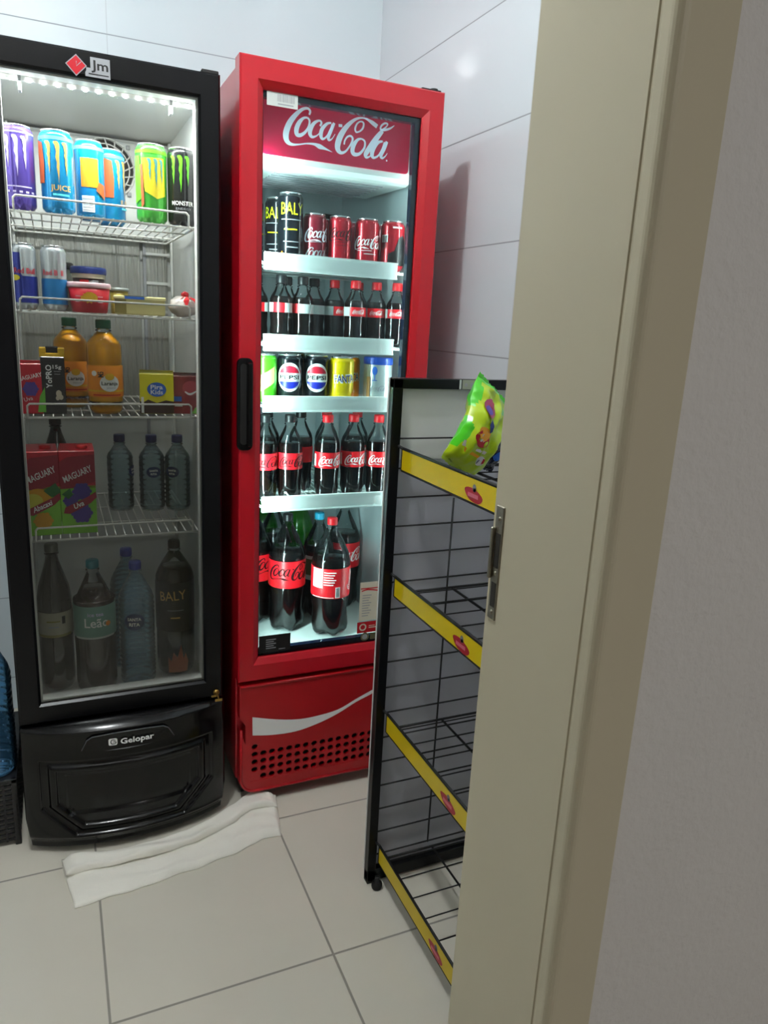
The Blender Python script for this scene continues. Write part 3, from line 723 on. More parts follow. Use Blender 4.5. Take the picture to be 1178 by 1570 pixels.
def bottle_parts(key, r, h, liquid, fill, capm, labm, lab0, lab1, art, shell=M_PET, capr=0.0145, neck=0.28, petal=True, waist=0.93, ribs=False):
    """PET bottle: footed base, waist, label band, long shoulder, neck and cap"""
    if key in CACHE: return CACHE[key]
    n = 28; zn = h-0.022; nr = capr*0.82
    sh = h*(1-neck)
    prof = [(r*0.60, 0.004), (r*0.80, 0.0), (r*0.95, 0.010), (r*0.99, 0.028), (r*waist, lab0*0.6), (r*0.99, lab0-0.008), (r*0.985, lab0), (r*0.985, lab1), (r, lab1+0.006)]
    if ribs:
        prof = [(r*0.6, 0.004), (r*0.85, 0.0), (r*0.97, 0.010)]
        z = 0.02
        while z < lab0-0.006: prof += [(r, z), (r*0.95, z+0.006)]; z += 0.012
        prof += [(r*0.985, lab0), (r*0.985, lab1)]
        z = lab1+0.006
        while z < sh-0.008: prof += [(r, z), (r*0.955, z+0.006)]; z += 0.012
    prof += [(r*0.99, max(sh, lab1+0.010)), (r*0.88, sh+(zn-sh)*0.25), (r*0.62, sh+(zn-sh)*0.55), (max(nr*1.25, r*0.38), sh+(zn-sh)*0.80), (nr*1.02, zn-0.004), (nr*1.3, zn-0.003), (nr*1.3, zn-0.001), (nr, zn), (nr, h-0.006)]
    def foot(vs, seg, depth=0.0):
        return vs
    m = MB(); m.lathe(prof, shell, n)
    if petal:   # five-lobed foot
        v2 = []
        for x, y, z in m.v:
            t = max(0, 1-z/(0.055*h/0.34)); a = math.atan2(y, x); k = 1-0.10*t*(0.5-0.5*math.cos(5*a))
            v2.append((x*k, y*k, z+0.012*t*t*(0.5-0.5*math.cos(5*a))*(h/0.34)))
        m.v = v2
    shellm = m.mesh('bottle_shell')
    parts = []
    subs = []
    if liquid:
        lm = MB(); lp_ = [(max(0.0005, a-0.0012), z+0.001) for a, z in prof if z < fill]
        # surface of the liquid
        ra = prof[-1][0]
        for i in range(len(prof)-1):
            if prof[i][1] <= fill <= prof[i+1][1] and prof[i+1][1] > prof[i][1]:
                t = (fill-prof[i][1])/(prof[i+1][1]-prof[i][1]); ra = prof[i][0]+(prof[i+1][0]-prof[i][0])*t
        lp_ += [(max(0.0005, ra-0.0014), fill), (0.0002, fill)]
        lm.lathe(lp_, liquid, n)
        if petal:
            lm.v = [(x*(1-0.10*max(0, 1-z/(0.055*h/0.34))*(0.5-0.5*math.cos(5*math.atan2(y, x)))), y*(1-0.10*max(0, 1-z/(0.055*h/0.34))*(0.5-0.5*math.cos(5*math.atan2(y, x)))), z+0.012*max(0, 1-z/(0.055*h/0.34))**2*(0.5-0.5*math.cos(5*math.atan2(y, x)))*(h/0.34)) for x, y, z in lm.v]
        parts.append(('liquid', lm.mesh('liquid')))
    cm = MB(); cm.lathe([(capr*0.98, h-0.020), (capr, h-0.018), (capr, h-0.003), (capr*0.92, h), (0.0001, h)], capm, 20)
    parts = [('bottle_shell', shellm)] + parts + [('cap', cm.mesh('cap'))]
    if labm:
        lb = MB(); lb.lathe([(r+0.0006, lab0), (r+0.0008, lab0+0.001), (r+0.0008, lab1-0.001), (r+0.0006, lab1)], labm, 36)
        lb.f = lb.f[:-2]; lb.m = lb.m[:-2]; lb.sm = lb.sm[:-2]      # open band
        for k, (S, mt) in enumerate(art): lb.art(S, mt, r=r+0.0008, lift=0.0004+0.0005*k)
        parts.append(('label', lb.mesh('label')))
    CACHE[key] = parts
    return parts

mk = pm
M_CRED = mk('can_red', '#b41226', 0.25, 0.35, coat=0.4); M_CDRED = mk('can_dark_red', '#7d1226', 0.28, 0.35, coat=0.3)
M_PRED = mk('cap_red', '#d5141f', 0.4); M_LRED = mk('label_red', '#d81722', 0.35); M_DKRED = mk('print_dark_red', '#2c0409', 0.7, spec=0.2)
M_CAPB = mk('cap_black', '#141416', 0.4); M_BALY = mk('can_navy', '#10151c', 0.22, 0.4, coat=0.4); M_YEL = mk('print_yellow', '#e3e516', 0.4)
M_PEP = mk('can_black', '#14161c', 0.25, 0.4, coat=0.3); M_PBLUE = mk('print_blue', '#1f2aa0', 0.35); M_PEPR = mk('print_pepsi_red', '#d0243c', 0.35)
M_FY = mk('can_yellow', '#e6c800', 0.28, 0.25, coat=0.3); M_FO = mk('can_orange', '#f08a12', 0.28, 0.25, coat=0.3); M_GRN = mk('can_green', '#46c21c', 0.28, 0.25, coat=0.3)
M_NAVYP = mk('print_navy', '#1c2a6c', 0.35); M_SKY = mk('print_sky', '#2a66c8', 0.35); M_ORG = mk('print_orange', '#f29018', 0.4)

def claws(s, cx, cz, h):
    """three ragged vertical claw marks, each with a hooked top"""
    w_ = h*0.085; out = []
    for x0, l, k in ((-0.22, 0.78, 1.0), (0.0, 1.0, 1.15), (0.21, 0.80, 1.0)):
        x0 = cx+x0*h; zt = cz+h*0.45
        out.append(stroke([(x0-h*0.085, zt+h*0.015, w_*0.7), (x0-h*0.02, zt+h*0.02, w_*1.1*k), (x0+h*0.005, zt-h*0.06, w_*1.15*k), (x0+h*0.012, zt-h*0.2, w_*0.8*k), (x0-h*0.004, zt-h*0.33*l, w_*0.95*k),
                   (x0+h*0.014, zt-h*0.45*l, w_*0.6*k), (x0+h*0.004, zt-h*0.58*l, w_*0.7*k), (x0+h*0.012, zt-h*0.78*l, w_*0.3), (x0+h*0.006, zt-h*0.95*l, w_*0.05)], 2))
    return join(*out)

# ---- red cooler, top shelf
z1 = CSH[0]
BAL = lambda h: [(text('BALY', 0.002, h*0.77, h*0.17, 0.058, bold=0.0), M_YEL), (rect(-0.026, 0.026, h*0.61, h*0.622), M_GREYP), (rect(-0.018, 0.014, h*0.47, h*0.487), M_YEL), (rect(-0.02, 0.018, h*0.30, h*0.312), M_GREYP), (rect(-0.012, 0.016, h*0.22, h*0.236), M_GREYP), (poly([(-0.03, 0.016), (-0.022, 0.028), (-0.016, 0.018), (-0.012, 0.026), (-0.008, 0.014)]), M_ORG)]
bcan = can_parts('baly', 0.031, 0.163, M_BALY, BAL(0.163))
def put(parts, name, x, y, z, label, cat, group=None, turn=0):
    return thing_from(parts, name, (x, y, z), label, cat, group, facecam(x, y)+R(turn))
G1 = 'tall dark energy cans on the red cooler top shelf'
put(bcan, 'drink_can', 0.551, 1.855, z1, 'tall navy can with yellow lettering, frontmost on the red cooler top shelf', 'can', G1, 6)
put(bcan, 'drink_can', 0.545, 1.953, z1, 'tall navy can right behind the front yellow lettered can in the red cooler', 'can', G1, -14)
put(bcan, 'drink_can', 0.492, 2.01, z1, 'tall navy can at the far left of the red cooler top shelf', 'can', G1, 60)
sleek = dict(r=0.0305, h=0.124)
s1 = can_parts('cz1', 0.0300, 0.123, M_CDRED, [(script_logo(0.024, 0.074, 0.105, R(4), 2), M_SIGNW), (rect(-0.018, 0.020, 0.055, 0.0562), M_GREYP), (script_logo(0.026, 0.030, 0.100, R(6), 2), M_GREYP)])
s2 = can_parts('cz2', 0.0300, 0.123, M_CRED, [(script_logo(0.020, 0.080, 0.100, R(3), 2), M_DKRED), (rect(-0.016, 0.020, 0.060, 0.0612), M_DKRED), (rect(-0.010, 0.018, 0.052, 0.0532), M_DKRED)])
s3 = can_parts('cz3', 0.0315, 0.123, M_CRED, [(script_logo(0.014, 0.066, 0.100, R(4), 2), M_WHITE), (rect(-0.026, 0.014, 0.045, 0.0462), M_WHITE), (rect(-0.006, 0.026, 0.037, 0.0382), M_WHITE)])
s4 = can_parts('cz4', 0.0315, 0.123, M_CRED, [(poly([(-0.010, 0.0145), (0.045, 0.0145), (0.045, 0.075), (0.030, 0.088), (0.018, 0.084), (0.015, 0.066), (0.006, 0.050), (-0.010, 0.042)]), M_BLACKP), (rect(-0.030, -0.012, 0.070, 0.088), M_WHITE), (barcode(-0.028, -0.014, 0.055, 0.086, 8), M_DKRED), (rect(0.0, 0.024, 0.104, 0.108), M_WHITE)])
G2 = 'slim red cola cans on the red cooler top shelf'
put(s1, 'drink_can', 0.616, 1.862, z1, 'dark red slim can with two white script logos beside the navy can', 'can', G2, 4)
put(s2, 'drink_can', 0.682, 1.858, z1, 'bright red slim can with dark script, second slim can from the navy can', 'can', G2)
put(s3, 'drink_can', 0.753, 1.850, z1, 'red slim can with white script, third slim can from the navy can', 'can', G2)
put(s4, 'drink_can', 0.820, 1.838, z1, 'red slim can with a black patch at the far right of the top shelf', 'can', G2)
G2b = 'slim red cans in the back row of the red cooler top shelf'
for k, (x, y) in enumerate(((0.674, 1.945), (0.752, 1.940), (0.835, 1.925))):
    put(s1, 'drink_can', x, y, z1, ('slim dark red can glimpsed between the front red cans, left one', 'slim dark red can glimpsed behind the two middle red cans', 'slim dark red can standing behind the black patched can')[k], 'can', G2b, 120)
# ---- second shelf: small bottles
z2 = CSH[1]
sb = lambda key, capm, lm, art: bottle_parts(key, 0.0275, 0.163, M_COLA, 0.112, capm, lm, 0.073, 0.096, art, capr=0.0135, neck=0.36, petal=False)
M_LGREY = mk('label_grey', '#b9bfbc', 0.4)
b1 = sb('sb1', M_CAPB, M_LRED, [(rect(0.010, 0.06, 0.0732, 0.0958), M_LGREY), (rect(-0.06, -0.020, 0.0732, 0.0958), M_LGREY)])
b2 = sb('sb2', M_PRED, M_LRED, [(script_logo(0.0, 0.0845, 0.036, R(3), 2), M_WHITE), (rect(-0.06, -0.026, 0.0732, 0.0958), M_LGREY)])
b3 = sb('sb3', M_CAPB, M_LRED, [(rect(-0.008, 0.08, 0.0732, 0.0958), M_LGREY)])
G3 = 'small cola bottles on the red cooler second shelf'
for k, (x, y, p, t, lb) in enumerate((
    (0.489, 1.93, b1, 20, 'small dark capped cola bottle cut off by the left edge of the door'),
    (0.532, 1.86, b1, 0, 'small dark capped cola bottle, frontmost in the left cluster'),
    (0.591, 1.868, b3, 0, 'small dark capped cola bottle with a mostly grey label, left cluster'),
    (0.634, 1.905, b3, -25, 'small dark capped cola bottle at the right end of the left cluster'),
    (0.568, 1.93, b1, 30, 'small dark capped cola bottle in the back of the left cluster'),
    (0.692, 1.91, b2, 50, 'small red capped cola bottle at the left rear of the right cluster'),
    (0.733, 1.862, b2, 25, 'small red capped cola bottle, frontmost of the right cluster'),
    (0.795, 1.868, b2, 5, 'small red capped cola bottle in the middle of the right cluster'),
    (0.840, 1.834, b2, 0, 'small red capped cola bottle against the right wall of the cooler'),
    (0.770, 1.935, b2, 90, 'small red capped cola bottle half hidden behind the right cluster'))):
    put(p, 'cola_bottle', x, y, z2, lb, 'bottle', G3, t)
# ---- third shelf: cans
z3 = CSH[2]
def pepsi_art():
    c = 0.064; R_ = 0.029
    top = poly([(R_*math.cos(a), c+R_*math.sin(a)) for a in [R(22)+i/14*R(136) for i in range(15)]])
    bot = poly([(R_*math.cos(a), c+R_*math.sin(a)) for a in [R(202)+i/14*R(136) for i in range(15)]])
    return [(ell(0, c, R_*1.10, R_*1.26, 28), M_WHITE), (xf(top, 1, 0, 0, 0, 0), M_PEPR), (bot, M_PBLUE), (text('PEPSI', 0.0, c+0.0005, 0.0100, 0.050, bold=0.018), M_BLACKP)]
pp = can_parts('pepsi', 0.0333, 0.121, M_PEP, pepsi_art())
FAN = lambda base: [(text('FANTA', 0, 0.064, 0.020, 0.060, rot=R(3), bold=0.06), M_WHITE), (text('FANTA', 0, 0.064, 0.017, 0.055, rot=R(3), bold=0.012), M_NAVYP)]
fy = can_parts('fy', 0.0333, 0.119, M_FY, FAN(0) + [(poly([(0.02, 0.02), (0.035, 0.014), (0.05, 0.03), (0.04, 0.045)]), M_FO)])
fo = can_parts('fo', 0.0333, 0.119, M_FO, FAN(0) + [(join(ell(-0.004, 0.026, 0.005, 0.006), ell(0.008, 0.026, 0.005, 0.006)), M_WHITE)])
gc = can_parts('green', 0.0333, 0.120, M_GRN, [(poly([(-0.02, 0.02), (0.03, 0.05), (0.03, 0.09), (-0.02, 0.06)]), mk('print_lime', '#b9e26a', 0.4))])
M_PALE = mk('tin_pale', '#b9c6c6', 0.3, 0.4, coat=0.3)
tin = can_parts('tin', 0.0385, 0.117, M_PALE, [(ell(-0.008, 0.086, 0.007, 0.011), M_SKY), (rect(-0.009, -0.007, 0.062, 0.076), M_SKY), (rect(-0.015, -0.001, 0.060, 0.062), M_SKY), (xf(script_logo(0.004, 0.040, 0.045, R(4), 2), 1), M_GREYP), (rect(-0.03, -0.02, 0.0145, 0.07), mk('print_tan', '#c89a64', 0.4))], rim=mk('lid_blue', '#1f49a8', 0.35))
if True:
    lidb = MB(); lidb.lathe([(0.0392, 0.102), (0.0398, 0.104), (0.0398, 0.119), (0.037, 0.121), (0.0001, 0.121)], MATS['lid_blue'], 28); tin = [tin[0], ('lid', lidb.mesh('lid'))]
G4 = 'drink cans on the red cooler third shelf'
put(gc, 'drink_can', 0.490, 1.86, z3, 'green soda can cut off by the left edge of the red cooler door', 'can', G4)
put(pp, 'drink_can', 0.557, 1.858, z3, 'black can with a red, white and blue globe, left of the pair', 'can', G4)
put(pp, 'drink_can', 0.630, 1.858, z3, 'black can with a red, white and blue globe, right of the pair', 'can', G4, 3)
put(fy, 'drink_can', 0.696, 1.848, z3, 'yellow soda can with white and navy lettering on the third shelf', 'can', G4, 18)
put(fo, 'drink_can', 0.737, 1.908, z3, 'orange soda can tucked behind the yellow can on the third shelf', 'can', G4, 12)
put(tin, 'milk_tin', 0.802, 1.850, z3, 'pale silver tin with a blue lid beside the orange can', 'tin')
put(pp, 'drink_can', 0.592, 1.935, z3, 'black can half hidden behind the pair with the globe emblem', 'can', G4, 150)
# ---- fourth shelf: 600 ml bottles
z4 = CSH[3]
def l4(wh): return [(script_logo(0.016, 0.104, 0.088, R(4), 3), wh)] + ([(rect(-0.048, -0.039, 0.088, 0.120), M_WHITE)] if wh is M_WHITE else [])
q1 = bottle_parts('q1', 0.0335, 0.224, M_COLA, 0.150, M_CAPB, M_LRED, 0.083, 0.126, l4(M_DKRED), capr=0.0145, neck=0.34)
q2 = bottle_parts('q2', 0.0335, 0.224, M_COLA, 0.150, M_PRED, M_LRED, 0.083, 0.126, l4(M_WHITE), capr=0.0145, neck=0.34)
G5 = 'medium cola bottles on the red cooler fourth shelf'
for x, y, p, t, lb in (
    (0.494, 1.862, q1, -10, 'black capped cola bottle at the left edge of the fourth shelf'),
    (0.563, 1.862, q1, 0, 'black capped cola bottle with dark script on its red label'),
    (0.622, 1.955, q1, 160, 'dark cola bottle half hidden between the black and red capped ones'),
    (0.667, 1.858, q2, 10, 'red capped cola bottle, leftmost of three in front on the fourth shelf'),
    (0.745, 1.868, q2, 12, 'red capped cola bottle in the middle of the front three'),
    (0.815, 1.855, q2, 5, 'red capped cola bottle, rightmost of the front three'),
    (0.700, 1.960, q2, 120, 'red capped cola bottle behind the middle of the front three'),
    (0.795, 1.965, q2, 120, 'red capped cola bottle at the right rear of the fourth shelf'),
    (0.530, 1.965, q1, 90, 'black capped cola bottle in the back left of the fourth shelf')):
    put(p, 'cola_bottle', x, y, z4, lb, 'bottle', G5, t)
# ---- floor of the red cooler: two litre bottles
z5 = 0.421
t1 = bottle_parts('t1', 0.053, 0.345, M_COLA, 0.245, M_CAPB, M_LRED, 0.136, 0.216, [(script_logo(0.020, 0.184, 0.150, R(2), 4), M_DKRED)], neck=0.36, waist=0.90)
t2 = bottle_parts('t2', 0.0555, 0.345, M_COLA, 0.235, M_PRED, M_LRED, 0.120, 0.208, [
    (rect(-0.058, -0.022, 0.150, 0.206), M_WHITE), (script_logo(0.070, 0.170, 0.060, R(75), 3), M_WHITE)] +
    [(rect(-0.018, 0.016-(k % 3)*0.004, 0.196-k*0.007, 0.199-k*0.007), M_WHITE) for k in range(6)] +
    [(rect(0.014, 0.027, 0.124, 0.156), M_WHITE), (barcode(0.016, 0.025, 0.127, 0.153, 6), M_BLACKP), (rect(-0.052, 0.010, 0.124, 0.1255), M_WHITE)], neck=0.36, waist=0.90)
t3 = bottle_parts('t3', 0.051, 0.345, M_COLA, 0.24, M_PRED, M_LRED, 0.136, 0.216, [(script_logo(0.022, 0.178, 0.130, R(3), 4), M_WHITE)], neck=0.36, waist=0.90)
t4 = bottle_parts('t4', 0.049, 0.325, M_COLA, 0.225, mk('cap_cyan', '#1ea0c4', 0.4), M_LGREY, 0.125, 0.20, [(rect(-0.02, 0.03, 0.14, 0.19), mk('print_moss', '#4c5a34', 0.4))], neck=0.36, waist=0.92)
t5 = bottle_parts('t5', 0.050, 0.350, mk('lime_soda', '#4fa626', 0.3), 0.28, M_WHITE, None, 0.12, 0.2, [], shell=M_PETG, neck=0.36)
G6 = 'two litre bottles on the floor of the red cooler'
for x, y, p, t, lb in (
    (0.700, 1.886, t2, 0, 'red capped two litre cola bottle, frontmost on the cooler floor'),
    (0.590, 1.955, t1, 0, 'black capped two litre cola bottle with dark script label'),
    (0.513, 2.035, t1, 60, 'two litre cola bottle cut off by the left edge of the door'),
    (0.595, 2.115, t1, 100, 'two litre bottle behind the black capped bottle on the cooler floor'),
    (0.708, 2.020, t4, -30, 'cyan capped two litre bottle behind the red capped bottle'),
    (0.812, 2.080, t3, 10, 'two litre cola bottle near the back right of the cooler floor'),
    (0.700, 2.200, t5, 0, 'green soda bottle at the back of the cooler floor, right one'),
    (0.595, 2.255, t5, 0, 'green soda bottle at the back of the cooler floor, left one')):
    put(p, 'cola_bottle' if p is not t5 and p is not t4 else 'soda_bottle', x, y, z5, lb, 'bottle', G6, t)

# ================================================================== contents of the black cooler
M_PUR = mk('can_purple', '#5b47a6', 0.22, 0.4, coat=0.4); M_PURP = mk('print_lilac', '#cfc6ea', 0.35); M_CBLUE = mk('can_blue', '#0a8cc8', 0.22, 0.4, coat=0.4)
M_CYAN = mk('print_cyan', '#5fe0ee', 0.35); M_GLD = mk('print_gold', '#d8a958', 0.35); M_LIME = mk('print_green', '#5fd31f', 0.35)
M_MON = mk('can_monster_black', '#14171a', 0.25, 0.4, coat=0.4); M_CG = mk('can_lime', '#3fae35', 0.25, 0.4, coat=0.4)
h = 0.167
c_pur = can_parts('pur', 0.0330, h, M_PUR, [(rect(-0.1, 0.1, 0.150, 0.153), M_PURP), (claws(0, -0.002, 0.105, 0.078), M_PURP), (rect(-0.022, 0.026, 0.045, 0.0475), M_PURP), (join(*[rect(-0.024+k*0.012, -0.018+k*0.012, 0.034, 0.038) for k in range(5)]), M_PURP)])
c_jui = can_parts('jui', 0.0335, h, M_CBLUE, [(rect(-0.1, 0.1, 0.146, 0.153), M_CYAN), (claws(0, 0.002, 0.102, 0.080), M_GLD), (poly([(-0.048, 0.145), (-0.030, 0.140), (-0.026, 0.100), (-0.028, 0.060), (-0.048, 0.060)]), mk('print_rust', '#c25a2c', 0.4)), (text('JUICE', 0.006, 0.052, 0.011, 0.040, bold=0.018), M_GLD), (rect(-0.010, 0.022, 0.036, 0.040), M_CYAN)])
c_org = can_parts('org', 0.0315, h, M_CBLUE, [(rect(-0.1, 0.1, 0.146, 0.153), M_CYAN), (rect(-0.019, 0.019, 0.068, 0.128), M_ORG), (rect(-0.018, 0.008, 0.016, 0.050), M_WHITE), (join(*[rect(-0.016, 0.006, 0.019+k*0.006, 0.0205+k*0.006) for k in range(5)]), M_GREYP), (poly([(0.019, 0.080), (0.034, 0.075), (0.034, 0.045), (0.012, 0.062)]), mk('print_rust', '#c25a2c', 0.4))])
c_gy = can_parts('gy', 0.0335, h, M_CG, [(rect(-0.1, 0.1, 0.146, 0.153), M_LIME), (poly([(-0.022, 0.135), (0.030, 0.138), (0.033, 0.060), (0.012, 0.052), (-0.014, 0.066), (-0.020, 0.100)]), mk('print_mustard', '#dcc81e', 0.4)), (poly([(-0.045, 0.140), (-0.026, 0.140), (-0.024, 0.050), (-0.045, 0.040)]), M_LIME), (claws(0, 0.010, 0.104, 0.060), mk('print_teal', '#3f8a8a', 0.4)), (poly([(-0.024, 0.12), (-0.018, 0.125), (-0.016, 0.04), (-0.022, 0.03)]), mk('print_rust', '#c25a2c', 0.4))])
c_mon = can_parts('mon', 0.0315, h, M_MON, [(claws(0, -0.002, 0.110, 0.076), M_LIME), (text('MONSTER', 0.002, 0.049, 0.009, 0.050, bold=0.02), M_WHITE), (text('ENERGY', 0.004, 0.037, 0.005, 0.034), M_GREYP)])
GB1 = 'tall energy drink cans on the black cooler top shelf'
zb = 1.496
for x, y, p, t, lb in (
    (-0.046, 1.862, c_pur, 0, 'tall purple can with pale claw marks at the left end'),
    (0.030, 1.862, c_jui, 0, 'tall blue can with gold claw marks beside the purple can'),
    (0.098, 1.915, c_org, 0, 'tall blue can turned to its orange panel and barcode'),
    (0.146, 1.985, c_jui, 60, 'tall blue can partly hidden in front of the fan guard'),
    (0.226, 1.865, c_gy, 0, 'tall green and yellow can left of the black can'),
    (0.2925, 1.862, c_mon, 0, 'tall black can with green claw marks at the right end')):
    put(p, 'energy_drink_can', x, y, zb, lb, 'can', GB1, t)
# second shelf
zb = 1.293
M_RBB = mk('can_steel_blue', '#2a3aa0', 0.25, 0.5, coat=0.3); M_RBS = mk('can_pale_silver', '#c4cbd0', 0.25, 0.6, coat=0.3)
M_RBR = mk('print_crimson', '#c22038', 0.35); M_RBC = mk('print_azure', '#1f7fc0', 0.3, 0.3)
rb = can_parts('rb', 0.0262, 0.138, M_RBS, [(poly([(-0.04, 0.0145), (0.04, 0.0145), (0.04, 0.070), (-0.006, 0.070), (-0.006, 0.118), (-0.04, 0.118)]), M_RBB), (text('Red Bull', 0.002, 0.081, 0.011, 0.044, bold=0.02), M_RBR), (ell(-0.018, 0.066, 0.010, 0.006), mk('print_mustard', '#dcc81e', 0.4))])
rs = can_parts('rs', 0.0262, 0.138, M_RBS, [(rect(-0.04, 0.04, 0.0145, 0.068), M_RBC), (text('Red Bull', -0.006, 0.081, 0.011, 0.044, bold=0.02), M_RBR), (rect(0.004, 0.010, 0.07, 0.122), M_GREYP)])
put(rb, 'energy_drink_can', -0.048, 1.858, zb, 'slim blue and silver can at the left of the second shelf', 'can', 'slim energy drink cans')
put(rs, 'energy_drink_can', 0.012, 1.862, zb, 'slim silver can with a light blue base beside the blue one', 'can', 'slim energy drink cans', 8)
def tub(key, prof, body, lidp, lidm, art=(), r=None, sq=0.0, seg=32):
    if key in CACHE: return CACHE[key]
    m = MB(); m.lathe(prof, body, seg)
    for k, (S, mt) in enumerate(art): m.art(S, mt, r=r, lift=0.0008+0.0005*k)
    l = MB(); l.lathe(lidp, lidm, seg)
    if sq:
        for q in (m, l): q.v = [((x*(1+sq)), y*(1-sq*0.5), z) for x, y, z in q.v]
    CACHE[key] = [('tub_body', m.mesh('tub_body')), ('lid', l.mesh('lid'))]; return CACHE[key]
M_TUBR = mk('tub_red', '#b81424', 0.35); M_PINK = mk('lid_pink', '#e0b6bc', 0.4); M_SUN = mk('print_sun', '#e8b81c', 0.4)
sun = []
for i in range(24): a = 2*PI*i/24; rr = 0.016 if i % 2 else 0.0115; sun.append((rr*1.15*math.cos(a), 0.032+rr*math.sin(a)*0.8))
red = tub('redtub', [(0.036, 0), (0.038, 0.002), (0.0445, 0.056)], M_TUBR, [(0.0465, 0.054), (0.047, 0.056), (0.047, 0.063), (0.045, 0.065), (0.0001, 0.065)], M_PINK, [(poly(sun), M_SUN), (join(rect(-0.030, -0.018, 0.034, 0.036), rect(0.018, 0.030, 0.034, 0.036), rect(-0.030, -0.020, 0.022, 0.024), rect(0.018, 0.030, 0.022, 0.024)), M_PINK)], r=0.043)
put(red, 'margarine_tub', 0.083, 1.860, zb, 'red round tub with a yellow sunburst and pink lid', 'tub')
blu = tub('blutub', [(0.030, 0), (0.031, 0.002), (0.036, 0.090)], mk('tub_brown', '#3a2422', 0.35), [(0.040, 0.088), (0.0405, 0.090), (0.0405, 0.101), (0.038, 0.104), (0.0001, 0.104)], mk('lid_deep_blue', '#16307c', 0.35), [(rect(-0.06, 0.06, 0.078, 0.088), mk('print_ivory', '#cfc6ae', 0.4)), (rect(-0.02, 0.0, 0.060, 0.074), M_RP), (rect(0.008, 0.022, 0.060, 0.074), M_GREYP)], r=0.0362)
put(blu, 'dessert_cup', 0.088, 1.965, zb, 'dark cup with a deep blue lid behind the red tub', 'cup')
dk = tub('dktub', [(0.024, 0), (0.025, 0.002), (0.027, 0.100)], mk('tub_beige', '#857c6c', 0.4), [(0.029, 0.098), (0.0295, 0.10), (0.0295, 0.112), (0.027, 0.114), (0.0001, 0.114)], M_CAPB, [(rect(-0.012, 0.0, 0.03, 0.09), M_BLACKP)], r=0.027)
put(dk, 'dairy_jar', 0.028, 2.03, zb, 'beige jar with a black lid left of the blue lidded cup', 'jar')
yj = tub('yjar', [(0.018, 0), (0.019, 0.002), (0.0215, 0.055)], mk('tub_amber', '#a08a30', 0.4), [(0.023, 0.054), (0.023, 0.061), (0.0001, 0.062)], M_LGREY, [(ell(0, 0.035, 0.009, 0.012), mk('print_mustard', '#dcc81e', 0.4))], r=0.021)
put(yj, 'dairy_jar', 0.155, 1.96, zb, 'small yellow jar with a grey lid behind the margarine packet', 'jar')
# margarine packet: low rectangular tub with rounded ends
m = MB(); M_BUT = mk('packet_cream', '#d6ca88', 0.4)
m.prism(rrect(-0.056, 0.056, 0, 0.036, 0.006), -0.035, 0.035, M_BUT, 0.003)
m.art(poly([(-0.055, 0.004), (-0.03, 0.002), (-0.03, 0.034), (-0.055, 0.033)]), mk('print_olive', '#8a7d3a', 0.4), y=-0.035)
pk = [('packet_body', m.mesh('packet_body'))]
l = MB(); l.prism(rrect(-0.058, 0.058, 0.034, 0.042, 0.003), -0.037, 0.037, mk('lid_straw', '#ece2a4', 0.4), 0.002)
l.add([(-0.035, -0.037, 0.0425), (0.014, -0.037, 0.0425), (0.02, 0.03, 0.0425), (-0.03, 0.03, 0.0425)], [(0, 1, 2, 3)], M_SKY); l.art(rect(-0.033, 0.010, 0.035, 0.041), M_SKY, y=-0.037)
pk.append(('lid', l.mesh('lid')))
put(pk, 'margarine_packet', 0.194, 1.872, zb, 'flat cream packet with a blue patch on its lid', 'packet')
# knotted bag of red and white sweets
def blob(seed, rx, ry, rz, amp, freq, n=20, m_=14):
    vs = []; fs = []
    for j in range(m_+1):
        for i in range(n):
            t = PI*j/m_; a = 2*PI*i/n; d = Vector((math.sin(t)*math.cos(a), math.sin(t)*math.sin(a), -math.cos(t)))
            k = 1+amp*noise.noise(d*freq+Vector((seed, 0, 0))); vs.append((d.x*rx*k, d.y*ry*k, max(0, rz+d.z*rz*k)))
    for j in range(m_):
        for i in range(n): i2 = (i+1) % n; fs.append((j*n+i, j*n+i2, (j+1)*n+i2, (j+1)*n+i))
    return vs, fs
M_BAG = mk('bag_white', '#c8bdb8', 0.25, bump=0.6, bscale=60)
m = MB(); vs, fs = blob(3, 0.033, 0.034, 0.024, 0.2, 2.6); m.add(vs, fs, M_BAG, True)
for a in range(8):
    t = a*0.785; c_ = Vector((0.008, -0.006, 0.046))
    m.add(*[( [tuple(c_+Vector((math.cos(t)*0.004, math.sin(t)*0.004, 0.004))), tuple(c_+Vector((math.cos(t-0.25)*0.031, math.sin(t-0.25)*0.031, -0.008))), tuple(c_+Vector((math.cos(t)*0.035, math.sin(t)*0.036, -0.024))), tuple(c_+Vector((math.cos(t+0.25)*0.026, math.sin(t+0.25)*0.024, -0.004)))]), [(0, 1, 2, 3)]], M_RP)
sbg = [('bag_body', m.mesh('bag_body'))]
l = MB(); l.add(*blob(9, 0.009, 0.009, 0.009, 0.4, 3, 10, 8), M_RP, True); l.v = [(x+0.004, y-0.004, z+0.042) for x, y, z in l.v]
sbg.append(('knot', l.mesh('knot')))
put(sbg, 'plastic_bag', 0.292, 1.862, zb, 'knotted white plastic bag with red flaps at the right end', 'bag')
